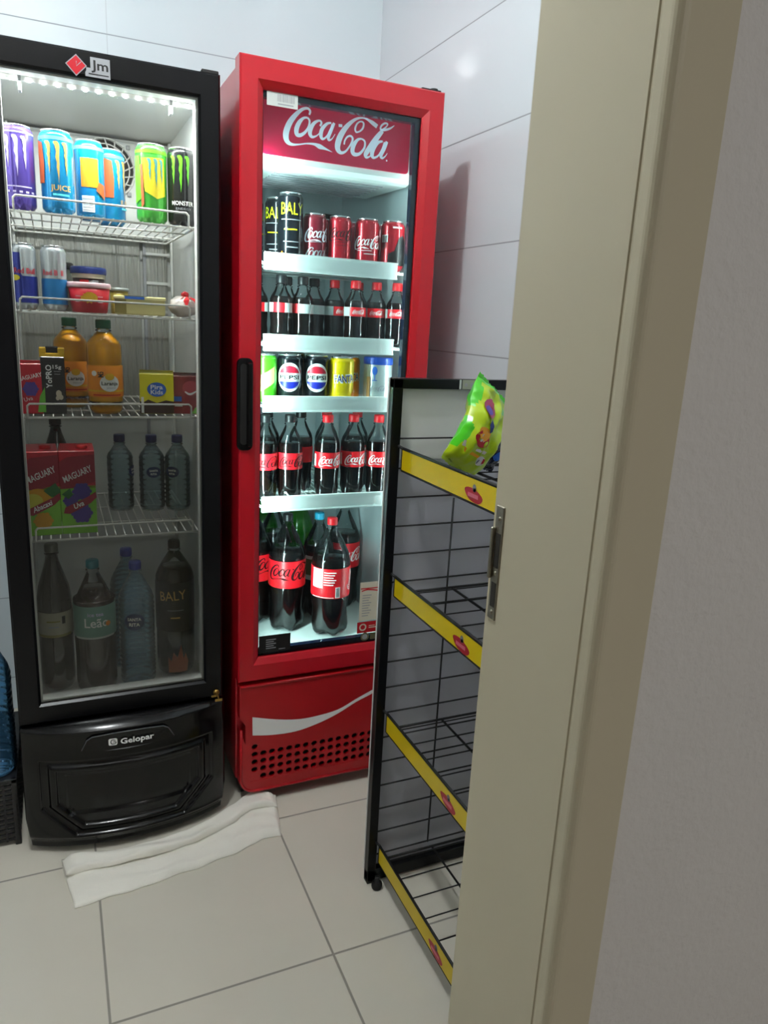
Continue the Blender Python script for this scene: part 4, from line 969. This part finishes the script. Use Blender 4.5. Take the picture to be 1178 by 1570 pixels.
# cartons
def carton(key, w_, d_, h_, mat, art, top=None, cap=None, gable=True):
    if key in CACHE: return CACHE[key]
    m = MB(); m.box(-w_/2, w_/2, -d_/2, d_/2, 0, h_, mat, 0.0015, 1)
    if top: m.box(-w_/2+0.0005, w_/2-0.0005, -d_/2+0.0005, d_/2-0.0005, h_-0.001, h_+0.0012, top)
    if gable: m.box(-w_/2, w_/2, -0.002, 0.002, h_, h_+0.006, top or mat, 0.0008, 1)
    for k, (S, mt) in enumerate(art): m.art(S, mt, y=-d_/2, lift=0.0004+0.0005*k)
    CACHE[key] = [('carton_body', m.mesh('carton_body'))]
    if cap: CACHE[key].append(cap)
    return CACHE[key]
zb = 1.065
M_CR = mk('carton_red', '#cc142e', 0.35, coat=0.3); M_CRD = mk('carton_maroon', '#9c1030', 0.35, coat=0.3); M_LEAF = mk('print_leaf', '#6ab838', 0.4); M_LEAFD = mk('print_dark_leaf', '#1f6a2e', 0.4)
M_GRAPE = mk('print_grape', '#55409c', 0.4); M_PINE = mk('print_pine', '#e0a41c', 0.4); M_PINEY = mk('print_pine_pulp', '#d6cf4a', 0.4); M_CARB = mk('carton_green', '#86cc3a', 0.35, coat=0.3)
def circ(cx, cz, r_, lst): return join(*[ell(cx+a*r_, cz+b*r_, r_*0.62, r_*0.62, 9) for a, b in lst])
GR = [(i*1.0+(j % 2)*0.5, j*0.9) for j in range(-2, 3) for i in range(-2, 3) if abs(i+(j % 2)*0.5)+abs(j) < 3.2]
cj = carton('juice_small', 0.060, 0.045, 0.112, M_CR, [(text('MAGUARY', 0.0, 0.083, 0.009, 0.050, rot=R(14), bold=0.018), M_WHITE), (circ(0.0, 0.056, 0.0065, GR), M_GRAPE), (poly([(0.012, 0.004), (0.029, 0.004), (0.029, 0.060), (0.018, 0.040)]), M_LEAF), (text('Uva', -0.006, 0.034, 0.009, 0.018, rot=R(14)), M_WHITE)])
put(cj, 'juice_carton', -0.050, 1.860, zb, 'small red grape juice carton at the left of the third shelf', 'carton', None)
capm = MB(); capm.box(-0.026, 0.026, -0.020, 0.020, 0.126, 0.136, M_SUN, 0.002); capm.box(-0.026, -0.012, -0.020, 0.020, 0.134, 0.148, M_SUN, 0.002); capm.box(0.012, 0.026, -0.020, 0.020, 0.134, 0.148, M_SUN, 0.002); capm.box(-0.013, 0.013, -0.014, 0.014, 0.134, 0.150, M_CAPB, 0.002)
cy = carton('yo', 0.050, 0.045, 0.128, mk('carton_black', '#17191b', 0.35, coat=0.2), [(text('YoPRO', -0.009, 0.084, 0.012, 0.052, rot=R(90), bold=0.018), M_WHITE), (text('15g', 0.009, 0.106, 0.008, 0.018, bold=0.018), M_WHITE), (rect(0.002, 0.016, 0.095, 0.0965), M_GREYP), (rect(0.003, 0.015, 0.089, 0.0905), M_GREYP), (join(ell(0.010, 0.046, 0.006, 0.008), ell(0.014, 0.038, 0.005, 0.006), ell(0.007, 0.036, 0.004, 0.005)), mk('print_ivory', '#cfc6ae', 0.4))], cap=('cap', capm.mesh('cap')), gable=False)
put(cy, 'protein_drink_carton', -0.002, 1.860, zb, 'black drink carton with a yellow and black cap', 'carton')
def ojart():
    return [(rect(-0.055, 0.055, 0.052, 0.056), M_SUN), (ell(0.006, 0.072, 0.022, 0.019), M_WHITE), (text('Laranja', 0.006, 0.072, 0.008, 0.036, bold=0.02), M_BLACKP), (ell(0.006, 0.087, 0.010, 0.008), M_SUN), (text('M5', -0.013, 0.092, 0.012, 0.013, rot=R(90), bold=0.018), M_BLACKP), (ell(-0.027, 0.094, 0.006, 0.006), M_WHITE), (text('natural', 0.008, 0.062, 0.004, 0.018), M_GREYP), (join(rect(-0.030, 0.030, 0.044, 0.0465)), M_RP)]
oj = bottle_parts('oj', 0.039, 0.214, M_JUICE, 0.185, mk('cap_green', '#0e5a38', 0.4), mk('label_orange', '#f59422', 0.4), 0.040, 0.112, ojart(), capr=0.017, neck=0.27, petal=False, waist=1.0)
put(oj, 'orange_juice_bottle', 0.110, 1.862, zb, 'orange juice bottle with green cap, the nearer of the two', 'bottle', 'orange juice bottles on the third shelf', 5)
put(oj, 'orange_juice_bottle', 0.040, 1.985, zb, 'orange juice bottle with green cap, the farther of the two', 'bottle', 'orange juice bottles on the third shelf', 5)
cp = carton('pira', 0.078, 0.050, 0.096, mk('carton_yellow', '#ece014', 0.35, coat=0.2), [(ell(0, 0.058, 0.022, 0.017), M_SKY), (text('Pira', 0, 0.064, 0.010, 0.028, bold=0.018), M_WHITE), (text('Kids', 0, 0.052, 0.010, 0.028, bold=0.018), M_WHITE), (poly([(-0.039, 0.001), (0.039, 0.001), (0.039, 0.030), (0.02, 0.033), (0.0, 0.026), (-0.02, 0.034), (-0.030, 0.028), (-0.039, 0.030)]), mk('print_brown', '#3a1c10', 0.4)), (rect(-0.036, -0.030, 0.002, 0.040), M_WHITE)], top=mk('carton_yellow_top', '#a8a010', 0.4))
put(cp, 'chocolate_milk_carton', 0.226, 1.862, zb, 'yellow and brown chocolate milk carton on the third shelf', 'carton', None)
cr2 = carton('red2', 0.066, 0.048, 0.092, mk('carton_brick', '#8f1a22', 0.35, coat=0.2), [(ell(0.010, 0.062, 0.020, 0.018), mk('print_rose', '#b8404a', 0.4)), (stroke([(-0.004, 0.054, .003), (0.008, 0.048, .005), (0.024, 0.056, .003)]), M_WHITE), (poly([(0.010, 0.001), (0.033, 0.001), (0.033, 0.020), (0.02, 0.016)]), M_LEAF), (rect(-0.030, -0.012, 0.030, 0.042), M_SKY), (rect(-0.028, -0.010, 0.018, 0.024), M_WHITE)], top=mk('carton_brick_top', '#5c1418', 0.4))
put(cr2, 'juice_carton', 0.2965, 1.860, zb, 'small brick red carton at the right end of the third shelf', 'carton')
# fourth shelf: litre cartons
zb = 0.778
def mag(kind):
    A = [(poly([(-0.0385, 0.110), (-0.0385, 0.175), (-0.02, 0.186), (0.0385, 0.192), (0.0385, 0.126), (0.0, 0.112)]), M_CRD),
         (text('MAGUARY', 0.0, 0.146, 0.0150, 0.068, rot=R(24), shear=0.1, bold=0.018), M_WHITE)]
    if kind == 'uva':
        A += [(circ(0.008, 0.103, 0.0085, GR), M_GRAPE), (circ(0.006, 0.050, 0.0095, GR), M_GRAPE), (circ(-0.018, 0.082, 0.0065, GR), M_GRAPE), (poly([(-0.036, 0.098), (-0.018, 0.112), (-0.012, 0.096), (-0.022, 0.086)]), M_LEAFD)]
    else:
        A += [(ell(-0.008, 0.090, 0.028, 0.024), M_PINE), (ell(-0.020, 0.084, 0.022, 0.018), M_PINEY), (poly([(0.004, 0.108), (0.030, 0.126), (0.040, 0.108), (0.036, 0.092), (0.018, 0.094)]), M_LEAFD), (circ(0.000, 0.036, 0.0085, GR), M_PINE)]
    A += [(poly([(-0.034, 0.052), (-0.030, 0.066), (0.020, 0.090), (0.038, 0.102), (0.040, 0.088), (0.026, 0.074), (-0.020, 0.050)]), M_CRD),
          (text('Uva' if kind == 'uva' else 'Abacaxi', 0.0, 0.072, 0.012, 0.024 if kind == 'uva' else 0.044, rot=R(24), shear=0.25, bold=0.02), M_WHITE)]
    return A
for key, x, lb in (('aba', -0.0415, 'red and green pineapple juice litre carton, left of the pair'), ('uva', 0.0385, 'red and green grape juice litre carton, right of the pair')):
    m = MB(); w_ = 0.078; d_ = 0.062; H_ = 0.200
    m.box(-w_/2, w_/2, -d_/2, d_/2, 0, 0.118, M_CARB, 0.0012, 1); m.box(-w_/2, w_/2, -d_/2, d_/2, 0.110, H_, M_CR, 0.0012, 1)
    # sloped folded top
    vs = [(-w_/2, -d_/2, H_-0.001), (w_/2, -d_/2, H_-0.001), (w_/2, d_/2, H_-0.001), (-w_/2, d_/2, H_-0.001), (-w_/2+0.003, 0.010, H_+0.012), (w_/2-0.003, 0.010, H_+0.012)]
    m.add(vs, [(0, 1, 5, 4), (2, 3, 4, 5), (1, 2, 5), (3, 0, 4)], M_CR)
    for k, (S, mt) in enumerate(mag(key)): m.art(S, mt, y=-d_/2, lift=0.0004+0.0005*k)
    capx = MB(); capx.lathe([(0.013, H_+0.004), (0.013, H_+0.012), (0.0001, H_+0.013)], M_PRED, 16, (0.012, -0.010))
    put([('carton_body', m.mesh('carton_body')), ('cap', capx.mesh('cap'))], 'juice_carton', x, 1.868, zb, lb, 'carton', 'litre juice cartons on the fourth shelf')
M_OVAL = mk('print_oval_blue', '#16285c', 0.4)
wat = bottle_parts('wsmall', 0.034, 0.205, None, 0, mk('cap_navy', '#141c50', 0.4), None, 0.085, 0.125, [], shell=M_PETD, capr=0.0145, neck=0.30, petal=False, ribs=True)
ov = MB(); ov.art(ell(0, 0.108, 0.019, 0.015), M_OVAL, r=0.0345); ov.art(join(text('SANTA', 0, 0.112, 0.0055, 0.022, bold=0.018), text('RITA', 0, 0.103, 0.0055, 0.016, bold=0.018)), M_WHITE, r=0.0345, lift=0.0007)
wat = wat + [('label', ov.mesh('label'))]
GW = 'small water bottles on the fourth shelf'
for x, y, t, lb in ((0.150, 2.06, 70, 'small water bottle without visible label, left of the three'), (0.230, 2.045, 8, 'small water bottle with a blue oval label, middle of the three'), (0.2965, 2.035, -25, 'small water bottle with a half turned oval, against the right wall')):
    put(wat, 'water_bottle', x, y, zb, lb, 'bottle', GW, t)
mg = bottle_parts('greenwine', 0.035, 0.262, M_DARKGLASS, 0.19, M_CAPB, None, 0.06, 0.1, [], shell=M_DARKGLASS, capr=0.014, neck=0.42, petal=False)
put(mg, 'wine_bottle', -0.004, 1.985, zb, 'dark green wine bottle behind the litre juice cartons', 'bottle')
# floor of the black cooler
zb = 0.346
wn = bottle_parts('wine', 0.041, 0.385, M_DARKGLASS, 0.25, mk('foil_silver', '#7c8078', 0.35, 0.5), mk('label_cream', '#a9a48e', 0.5), 0.150, 0.215, [(rect(-0.018, 0.014, 0.190, 0.194), mk('print_olive', '#8a7d3a', 0.4)), (rect(-0.014, 0.010, 0.176, 0.179), M_GREYP), (rect(-0.042, 0.042, 0.150, 0.157), mk('print_olive', '#8a7d3a', 0.4)), (rect(0.018, 0.026, 0.185, 0.205), M_BLACKP)], shell=M_DARKGLASS, capr=0.016, neck=0.36, petal=False, waist=1.0)
put(wn, 'wine_bottle', -0.030, 1.925, zb, 'dark wine bottle with a cream label at the bottom left', 'bottle', None, -5)
le = bottle_parts('lea', 0.050, 0.348, M_TEA, 0.275, mk('cap_teal', '#137d8c', 0.4), mk('label_mint', '#6f9a8c', 0.45), 0.155, 0.240, [(text('ice tea', 0.002, 0.220, 0.010, 0.038, bold=0.02), M_PURP), (text('Leão', 0.004, 0.198, 0.024, 0.058, bold=0.012), M_WHITE), (ell(0.032, 0.192, 0.007, 0.007, 8), M_ORG), (rect(-0.05, 0.05, 0.155, 0.160), M_LGREY)], capr=0.0155, neck=0.36, petal=False, waist=0.97)
put(le, 'iced_tea_bottle', 0.062, 1.885, zb, 'brown iced tea bottle with a mint green label', 'bottle')
wl = bottle_parts('wlarge', 0.045, 0.335, None, 0, mk('cap_blue', '#1c2c9c', 0.4), None, 0.14, 0.19, [], shell=M_PETW, capr=0.0155, neck=0.30, petal=False, ribs=True)
ov2 = MB(); ov2.art(ell(-0.006, 0.185, 0.025, 0.023), M_OVAL, r=0.0455); ov2.art(join(text('SANTA', -0.006, 0.192, 0.008, 0.034, bold=0.018), text('RITA', -0.006, 0.178, 0.009, 0.026, bold=0.018)), M_WHITE, r=0.0455, lift=0.0007)
wl = wl + [('label', ov2.mesh('label'))]
put(wl, 'water_bottle', 0.164, 1.888, zb, 'large clear water bottle with an oval label, the front one', 'bottle', 'large water bottles on the black cooler floor')
put(wl, 'water_bottle', 0.152, 2.005, zb, 'large clear water bottle hidden behind the front water bottle', 'bottle', 'large water bottles on the black cooler floor', 90)
bl = bottle_parts('balyb', 0.050, 0.372, mk('dark_soda', '#1d1614', 0.2, coat=0.4), 0.30, M_CAPB, mk('label_black', '#15150f', 0.4), 0.130, 0.268, [(text('BALY', -0.006, 0.232, 0.026, 0.070, rot=R(4), bold=0.0), M_GLD), (rect(-0.020, 0.022, 0.190, 0.1915), M_GREYP), (rect(-0.012, 0.012, 0.168, 0.172), M_GLD)], capr=0.0155, neck=0.26, petal=False, waist=1.0)
fl = MB(); fl.art(poly([(-0.02, 0.012), (0.03, 0.012), (0.034, 0.04), (0.026, 0.065), (0.020, 0.05), (0.014, 0.092), (0.004, 0.055), (-0.006, 0.07), (-0.012, 0.045), (-0.02, 0.055)]), mk('print_flame', '#b0501c', 0.4), r=0.051)
put(bl + [('flame_label', fl.mesh('flame_label'))], 'energy_drink_bottle', 0.268, 1.928, zb, 'dark energy drink bottle with gold lettering and orange flames', 'bottle')

# ================================================================== WIRE RACK
RO = (0.785, 1.10, 0.0)
rk = empty('wire_display_rack', RO, 'black wire display rack with yellow edged shelves against the right wall', 'rack')
def rb_(mb, name, parent=None): return mb.build(name, parent or rk, RO)
px0, px1, py = 0.620, 0.945, 1.347
M_BOARD = pm('rack_board', '#b0b0b8', 0.45)
M_YELB = pm('rail_yellow', '#d8bd08', 0.4)
for yy, s_ in ((py, 1), (0.80, -1)):
    m = MB(); y0_, y1_ = (yy, yy+0.022) if s_ > 0 else (yy-0.022, yy)
    m.box(px0, px0+0.022, y0_, y1_, 0, 1.198, M_BLACKPAINT, 0.002); m.box(px1-0.022, px1, y0_, y1_, 0, 1.198, M_BLACKPAINT, 0.002)
    m.box(px0, px1, y0_, y1_, 1.178, 1.199, M_BLACKPAINT, 0.002); m.box(px0, px1, y0_, y1_, 0.006, 0.036, M_BLACKPAINT, 0.002)
    fr = rb_(m, 'side_frame')
    m = MB(); 
    if s_ > 0: m.box(px0+0.004, px1-0.004, y1_-0.004, y1_, 0.034, 1.180, M_BOARD); m.box(px0+0.02, px1-0.02, y1_-0.007, y1_-0.0045, 1.030, 1.180, M_LINER); m.box(px0-0.0015, px0, y1_-0.003, y1_+0.001, 0.03, 1.198, M_LINER)
    else: m.box(px0+0.004, px1-0.004, y0_, y0_+0.004, 0.034, 1.180, M_BOARD)
    rb_(m, 'board', fr)
    m = MB(); wy = yy+0.004*s_
    for k in range(17): z = 1.0765-0.0625*k; m.tube([(px0+0.020, wy, z), (px1-0.020, wy, z)], 0.0019, M_BLACKMATT, 6)
    m.tube([((px0+px1)/2-0.004, wy-0.002*s_, 0.945), ((px0+px1)/2-0.004, wy-0.002*s_, 0.076)], 0.0021, M_BLACKMATT, 6)
    rb_(m, 'wire_grid', fr)
for x in (0.638, 0.925):
    for y in (1.33, 0.82): rb_(MB().lathe([(0.011, 0), (0.013, 0.004), (0.013, 0.014), (0.006, 0.018), (0.006, 0.03)], M_BLACKMATT, 14, (x, y)), 'foot')
SH = [(1.013, 1.058), (0.738, 0.781), (0.412, 0.456), (0.066, 0.110)]
M_LPINK = mk('print_pink', '#d06478', 0.45); M_LCRIM = mk('print_brick', '#a81c2c', 0.45); M_LGR2 = mk('print_smoke', '#7c7a80', 0.45)
def side(S, x, yc):
    """artwork laid on a face looking towards -x: shape x runs towards the doorway"""
    return [(x, yc-a, z) for a, z in S[0]], [f if _area2(S[0], f) > 0 else f[::-1] for f in S[1]]
for za, zb_ in SH:
    m = MB(); sx0 = 0.645; ya, yb = 0.815, 1.335
    zs = za+0.006
    for k in range(9): y = yb-0.012-k*0.062; m.tube([(sx0, y, zb_-0.002), (sx0+0.004, y, zs), (px1-0.012, y, zs)], 0.0018, M_BLACKMATT, 5)
    for x in (0.785, px1-0.012): m.tube([(x, yb, zs-0.003), (x, ya, zs-0.003)], 0.0028, M_BLACKMATT, 6)
    m.tube([(sx0+0.004, yb, zs), (px1-0.012, yb, zs)], 0.0028, M_BLACKMATT, 6); m.tube([(sx0+0.004, ya, zs), (px1-0.012, ya, zs)], 0.0028, M_BLACKMATT, 6)
    sh_ = rb_(m, 'shelf')
    m = MB(); m.box(sx0-0.004, sx0-0.002, ya, yb, za+0.002, zb_-0.002, M_YELB)
    m.tube([(sx0-0.002, ya, zb_), (sx0-0.002, yb+0.004, zb_)], 0.0034, M_BLACKMATT, 6); m.tube([(sx0-0.002, ya, za), (sx0-0.002, yb, za)], 0.0028, M_BLACKMATT, 6)
    m.tube([(sx0-0.002, yb, za), (sx0-0.002, yb, zb_)], 0.0030, M_BLACKMATT, 6); m.tube([(sx0-0.002, yb, zb_), (px0+0.018, yb+0.014, zb_+0.004)], 0.003, M_BLACKMATT, 6)
    rl = rb_(m, 'front_rail', sh_)
    # oval brand sticker: red wavy badge with pink letters bar and a grey figure-like tip
    m = MB(); cz_ = (za+zb_)/2-0.004; xx = sx0-0.0044; yc = 1.045
    wob = [(0.030*math.cos(2*PI*i/20)*(1+0.08*math.sin(3*2*PI*i/20)), 0.0115*math.sin(2*PI*i/20)-0.12*0.030*math.cos(2*PI*i/20)) for i in range(20)]
    m.add(*side(([(a, cz_-0.004+b_) for a, b_ in wob], [tuple(range(20))]), xx, yc), M_LCRIM)
    m.add(*side(join(rect(-0.018, 0.016, cz_-0.008, cz_-0.001)), xx-0.0003, yc), M_LPINK)
    m.add(*side(join(ell(0.002, cz_+0.009, 0.006, 0.007, 12), rect(-0.001, 0.007, cz_+0.003, cz_+0.009)), xx-0.0003, yc), M_LGR2)
    rb_(m, 'badge_sticker', rl)
m = MB(); m.box(0.777, 0.8225, py-0.0015, py+0.001, 1.179, 1.198, pm('tag_green_grey', '#9aa08c', 0.5)); m.box(0.770, 0.774, py-0.0015, py+0.001, 1.179, 1.198, M_LGREY)
m.art(join(ell(0.785, 1.188, 0.004, 0.004, 10), rect(0.795, 0.803, 1.184, 1.192), ell(0.814, 1.188, 0.004, 0.005, 10)), M_GREYP, y=py-0.0015)
rb_(m, 'price_tag')

# bags of sweets on the rack's top shelf
def pillow(name, org, U, V, hu, hv, thick, mats, label, cat, puff_seed=1, art=()):
    """sealed pillow bag: U long axis, V short axis (world directions)"""
    U = Vector(U).normalized(); V = Vector(V); V = (V-U*V.dot(U)).normalized(); N_ = U.cross(V).normalized()
    if N_.y > 0: N_ = -N_
    root = empty(name, org, label, cat)
    nu, nv = 44, 26
    def P(u, v, sgn):
        e = (1-abs(u)**3.2)*(1-abs(v)**2.4); e = max(0, e)**0.6
        seal = 0.0 if abs(u) < 0.90 else 1.0
        wob = noise.noise(Vector((u*3+puff_seed, v*2.5, sgn)))*0.010 + noise.noise(Vector((u*8+puff_seed, v*7, sgn)))*0.0035
        t = thick*e*(0 if seal else 1)+wob*e
        zig = 0.004*math.sin(v*30)*seal*0.3
        hvv = hv*(1-0.10*(1-abs(u))**2*0 + 0.06*noise.noise(Vector((u*2.5, puff_seed, 0))))
        bendy = 0.010*math.sin(u*3.0+puff_seed)+0.006*noise.noise(Vector((u*4, v*3, puff_seed)))
        return U*(hu*u+zig) + V*(hvv*v) + N_*(sgn*t+bendy)
    m = MB()
    for sgn in (1, -1):
        vs = [P(i/nu*2-1, j/nv*2-1, sgn) for j in range(nv+1) for i in range(nu+1)]
        for mt_i, mt in enumerate(mats):
            fs = []
            for j in range(nv):
                for i in range(nu):
                    u = (i+0.5)/nu*2-1; v = (j+0.5)/nv*2-1
                    sel = art_sel(u, v, sgn) if len(mats) > 1 else 0
                    if sel == mt_i:
                        a = j*(nu+1)+i; f = (a, a+1, a+nu+2, a+nu+1); fs.append(f if sgn > 0 else f[::-1])
            if fs: m.add(vs, fs, mt, True)
    body = m.build('wrapper', root)
    def lay(S):
        return [tuple(P(x, z, 1)+N_*0.0012) for x, z in S[0]], S[1]
    for nm, items in art:
        a = MB()
        for k, (S, mt) in enumerate(items):
            vs, fs = lay(S); a.add([tuple(Vector(v)+N_*0.0004*k) for v in vs], fs, mt, True)
        a.build(nm, root)
    return root
M_BLIM = mk('bag_lime', '#b6d40c', 0.28, coat=0.5); M_BGRN = mk('bag_green', '#4ccb1e', 0.28, coat=0.5); M_BDARK = mk('bag_dark', '#23263a', 0.25, coat=0.5)
def art_sel(u, v, sgn):
    n_ = noise.noise(Vector((u*2.2, v*1.6, 4.0)))
    if u > 0.80: return 1
    if v < -0.80+0.35*n_ and u > -0.7: return 1
    if v > 0.62+0.3*n_ and -0.1 < u < 0.35: return 1
    if 0.45 < u < 0.62 and v > 0.2: return 1
    return 0
M_BORG = mk('print_amber', '#f0a41a', 0.35); M_BW = mk('print_offwhite', '#d9d3cf', 0.35); M_BMAG = mk('print_magenta', '#b8486a', 0.35)
emb = [('emblem', [(ell(-0.30, 0.05, 0.17, 0.36, 18), M_RP), (ell(-0.20, 0.0, 0.14, 0.30, 18), M_BORG), (stroke([(-0.36, -0.1, .05), (-0.32, 0.12, .06), (-0.22, 0.18, .05)], 3), M_BW), (stroke([(-0.26, -0.12, .05), (-0.20, 0.05, .06), (-0.12, 0.06, .05)], 3), M_BW),
        (poly([(-0.62, -0.45), (-0.50, 0.60), (-0.44, 0.60), (-0.50, -0.50)]), M_BW), (poly([(-0.70, -0.25), (-0.62, 0.66), (-0.58, 0.66), (-0.62, -0.35)]), M_BORG),
        (stroke([(-0.10, 0.20, .10), (0.05, 0.10, .16), (0.2, 0.12, .08)], 3), M_NAVYP), (ell(0.36, -0.06, 0.20, 0.30, 14), M_BMAG), (ell(0.30, -0.16, 0.10, 0.16, 10), M_GRAPE), (ell(0.46, 0.08, 0.08, 0.12, 10), M_RP)])]
pillow('sweets_bag', (0.722, 1.180, 1.122), (0.076, 0.03, 0.130), (0.136, 0.05, -0.071), 0.090, 0.052, 0.027, [M_BLIM, M_BGRN], 'bright lime green bag of sweets leaning on the rack top shelf', 'bag', 2,
       [('emblem', [(xf(S, 1, 0, -0.36), q) for S, q in emb[0][1]] + [(ell(-0.66, 0.22, 0.10, 0.22, 12), M_BW), (ell(-0.64, 0.32, 0.06, 0.10, 10), M_RP), (ell(-0.70, 0.14, 0.05, 0.08, 8), M_LGR2)])])
pillow('sweets_bag', (0.800, 1.255, 1.078), (0.30, 0.1, 0.95), (0.9, 0.2, -0.3), 0.052, 0.034, 0.015, [M_BDARK], 'dark navy bag of sweets with red stripe beside the lime green bag', 'bag', 8,
       [('stripe', [(poly([(-0.8, -0.5), (-0.8, -0.25), (0.5, 0.4), (0.6, 0.15)]), M_RP), (poly([(0.0, -0.6), (0.5, -0.4), (0.4, 0.1), (0.1, -0.2)]), M_LGREY), (ell(-0.4, 0.3, 0.2, 0.25, 10), M_SKY)])])

# ================================================================== cloth on the floor
M_CLOTH = pm('cloth', '#efebe0', 0.9, bump=0.25, bscale=500, var=0.05, vscale=14)
cl = [(-0.045, 1.655), (0.10, 1.632), (0.24, 1.655), (0.36, 1.708), (0.43, 1.742), (0.503, 1.722)]   # far edge
cf = [(-0.022, 1.507), (0.10, 1.518), (0.22, 1.535), (0.34, 1.556), (0.43, 1.585), (0.476, 1.582)]   # near edge
def along(P, t):
    Q = catmull(P, 8); k = t*(len(Q)-1); i = min(int(k), len(Q)-2); f = k-i
    return Vector((Q[i][0]*(1-f)+Q[i+1][0]*f, Q[i][1]*(1-f)+Q[i+1][1]*f))
def sheet(mb, t0, t1, v0, v1, zb_, th, seed, nu=70, nv=18, curl=0.0, ev=0.0):
    vs = []; fs = []
    for j in range(nv+1):
        for i in range(nu+1):
            t = t0+(t1-t0)*i/nu; v = v0+(v1-v0)*j/nv
            a = along(cl, t); b_ = along(cf, t); p = b_.lerp(a, v)
            e = min(1, min(i, nu-i)/3)*min(1, min(j, nv-j)/2)
            z = zb_+th*(0.35+0.65*e)+0.007*e*max(0, noise.noise(Vector((t*9, v*3, seed)))+0.25)+0.004*e*math.sin(v*9+t*7+seed)**2
            jit = 0.006*noise.noise(Vector((t*12, v*2, seed+3)))
            vs.append((p.x+jit*0.4, p.y+jit+ev*math.sin(t*9), z))
    n0 = len(vs); vs += [(x, y, zb_) for x, y, z in vs]
    for j in range(nv):
        for i in range(nu): a = j*(nu+1)+i; fs += [(a, a+1, a+nu+2, a+nu+1), (n0+a, n0+a+nu+1, n0+a+nu+2, n0+a+1)]
    bd = [i for i in range(nu)] + [nu+j*(nu+1) for j in range(nv)] + [nv*(nu+1)+i for i in range(nu, 0, -1)] + [j*(nu+1) for j in range(nv, 0, -1)]
    for k in range(len(bd)): k2 = (k+1) % len(bd); fs.append((bd[k2], bd[k], n0+bd[k], n0+bd[k2]))
    mb.add(vs, fs, M_CLOTH, True)
m = MB(); sheet(m, 0, 1, 0, 1, 0.0005, 0.008, 1.0); sheet(m, 0.0, 0.99, 0.66, 1.04, 0.013, 0.012, 5.0, ev=0.008)
clo = m.build('floor_cloth'); tag(clo, 'folded off-white cloth lying on the floor before the black cooler', 'cloth')

# ================================================================== crate and water bottle at the left
m = MB(); cx0, cx1, cy0, cy1, ch = -0.46, -0.136, 1.775, 2.12, 0.185
M_CRATE = pm('crate_plastic', '#101114', 0.45)
m.box(cx0, cx1, cy0, cy1, ch-0.012, ch, M_CRATE, 0.002)
for x in (cx0, cx1-0.014):
    for y in (cy0, cy1-0.014): m.box(x, x+0.014, y, y+0.014, 0, ch, M_CRATE, 0.002)
for k in range(12):
    z = 0.014+k*0.0135
    for (a, b_, c_, d_) in ((cx0, cx1, cy0+0.002, cy0+0.006), (cx0, cx1, cy1-0.006, cy1-0.002), (cx0+0.002, cx0+0.006, cy0, cy1), (cx1-0.006, cx1-0.002, cy0, cy1)): m.box(a, b_, c_, d_, z, z+0.006, M_CRATE)
for k in range(14):
    x = cx0+0.02+k*0.0225; m.box(x, x+0.005, cy0+0.0015, cy0+0.0065, 0.012, ch, M_CRATE); y = cy0+0.02+k*0.0225; m.box(cx1-0.0065, cx1-0.0015, y, y+0.005, 0.012, ch, M_CRATE)
co = m.build('plastic_crate', None); tag(co, 'black slotted plastic crate left of the black cooler', 'crate')
jg = bottle_parts('jug', 0.052, 0.375, None, 0, MATS['cap_blue'], None, 0.16, 0.235, [], shell=clear('pet_jug', '#a4cbe6', 1.45, 0.1, body=0.10, bodycol='#5f9ac8', rings=18), capr=0.022, neck=0.32, petal=False, ribs=True)
put(jg, 'water_bottle', -0.186, 1.835, 0.186, 'blue water bottle with dark blue cap standing on the crate', 'bottle', None, 30)
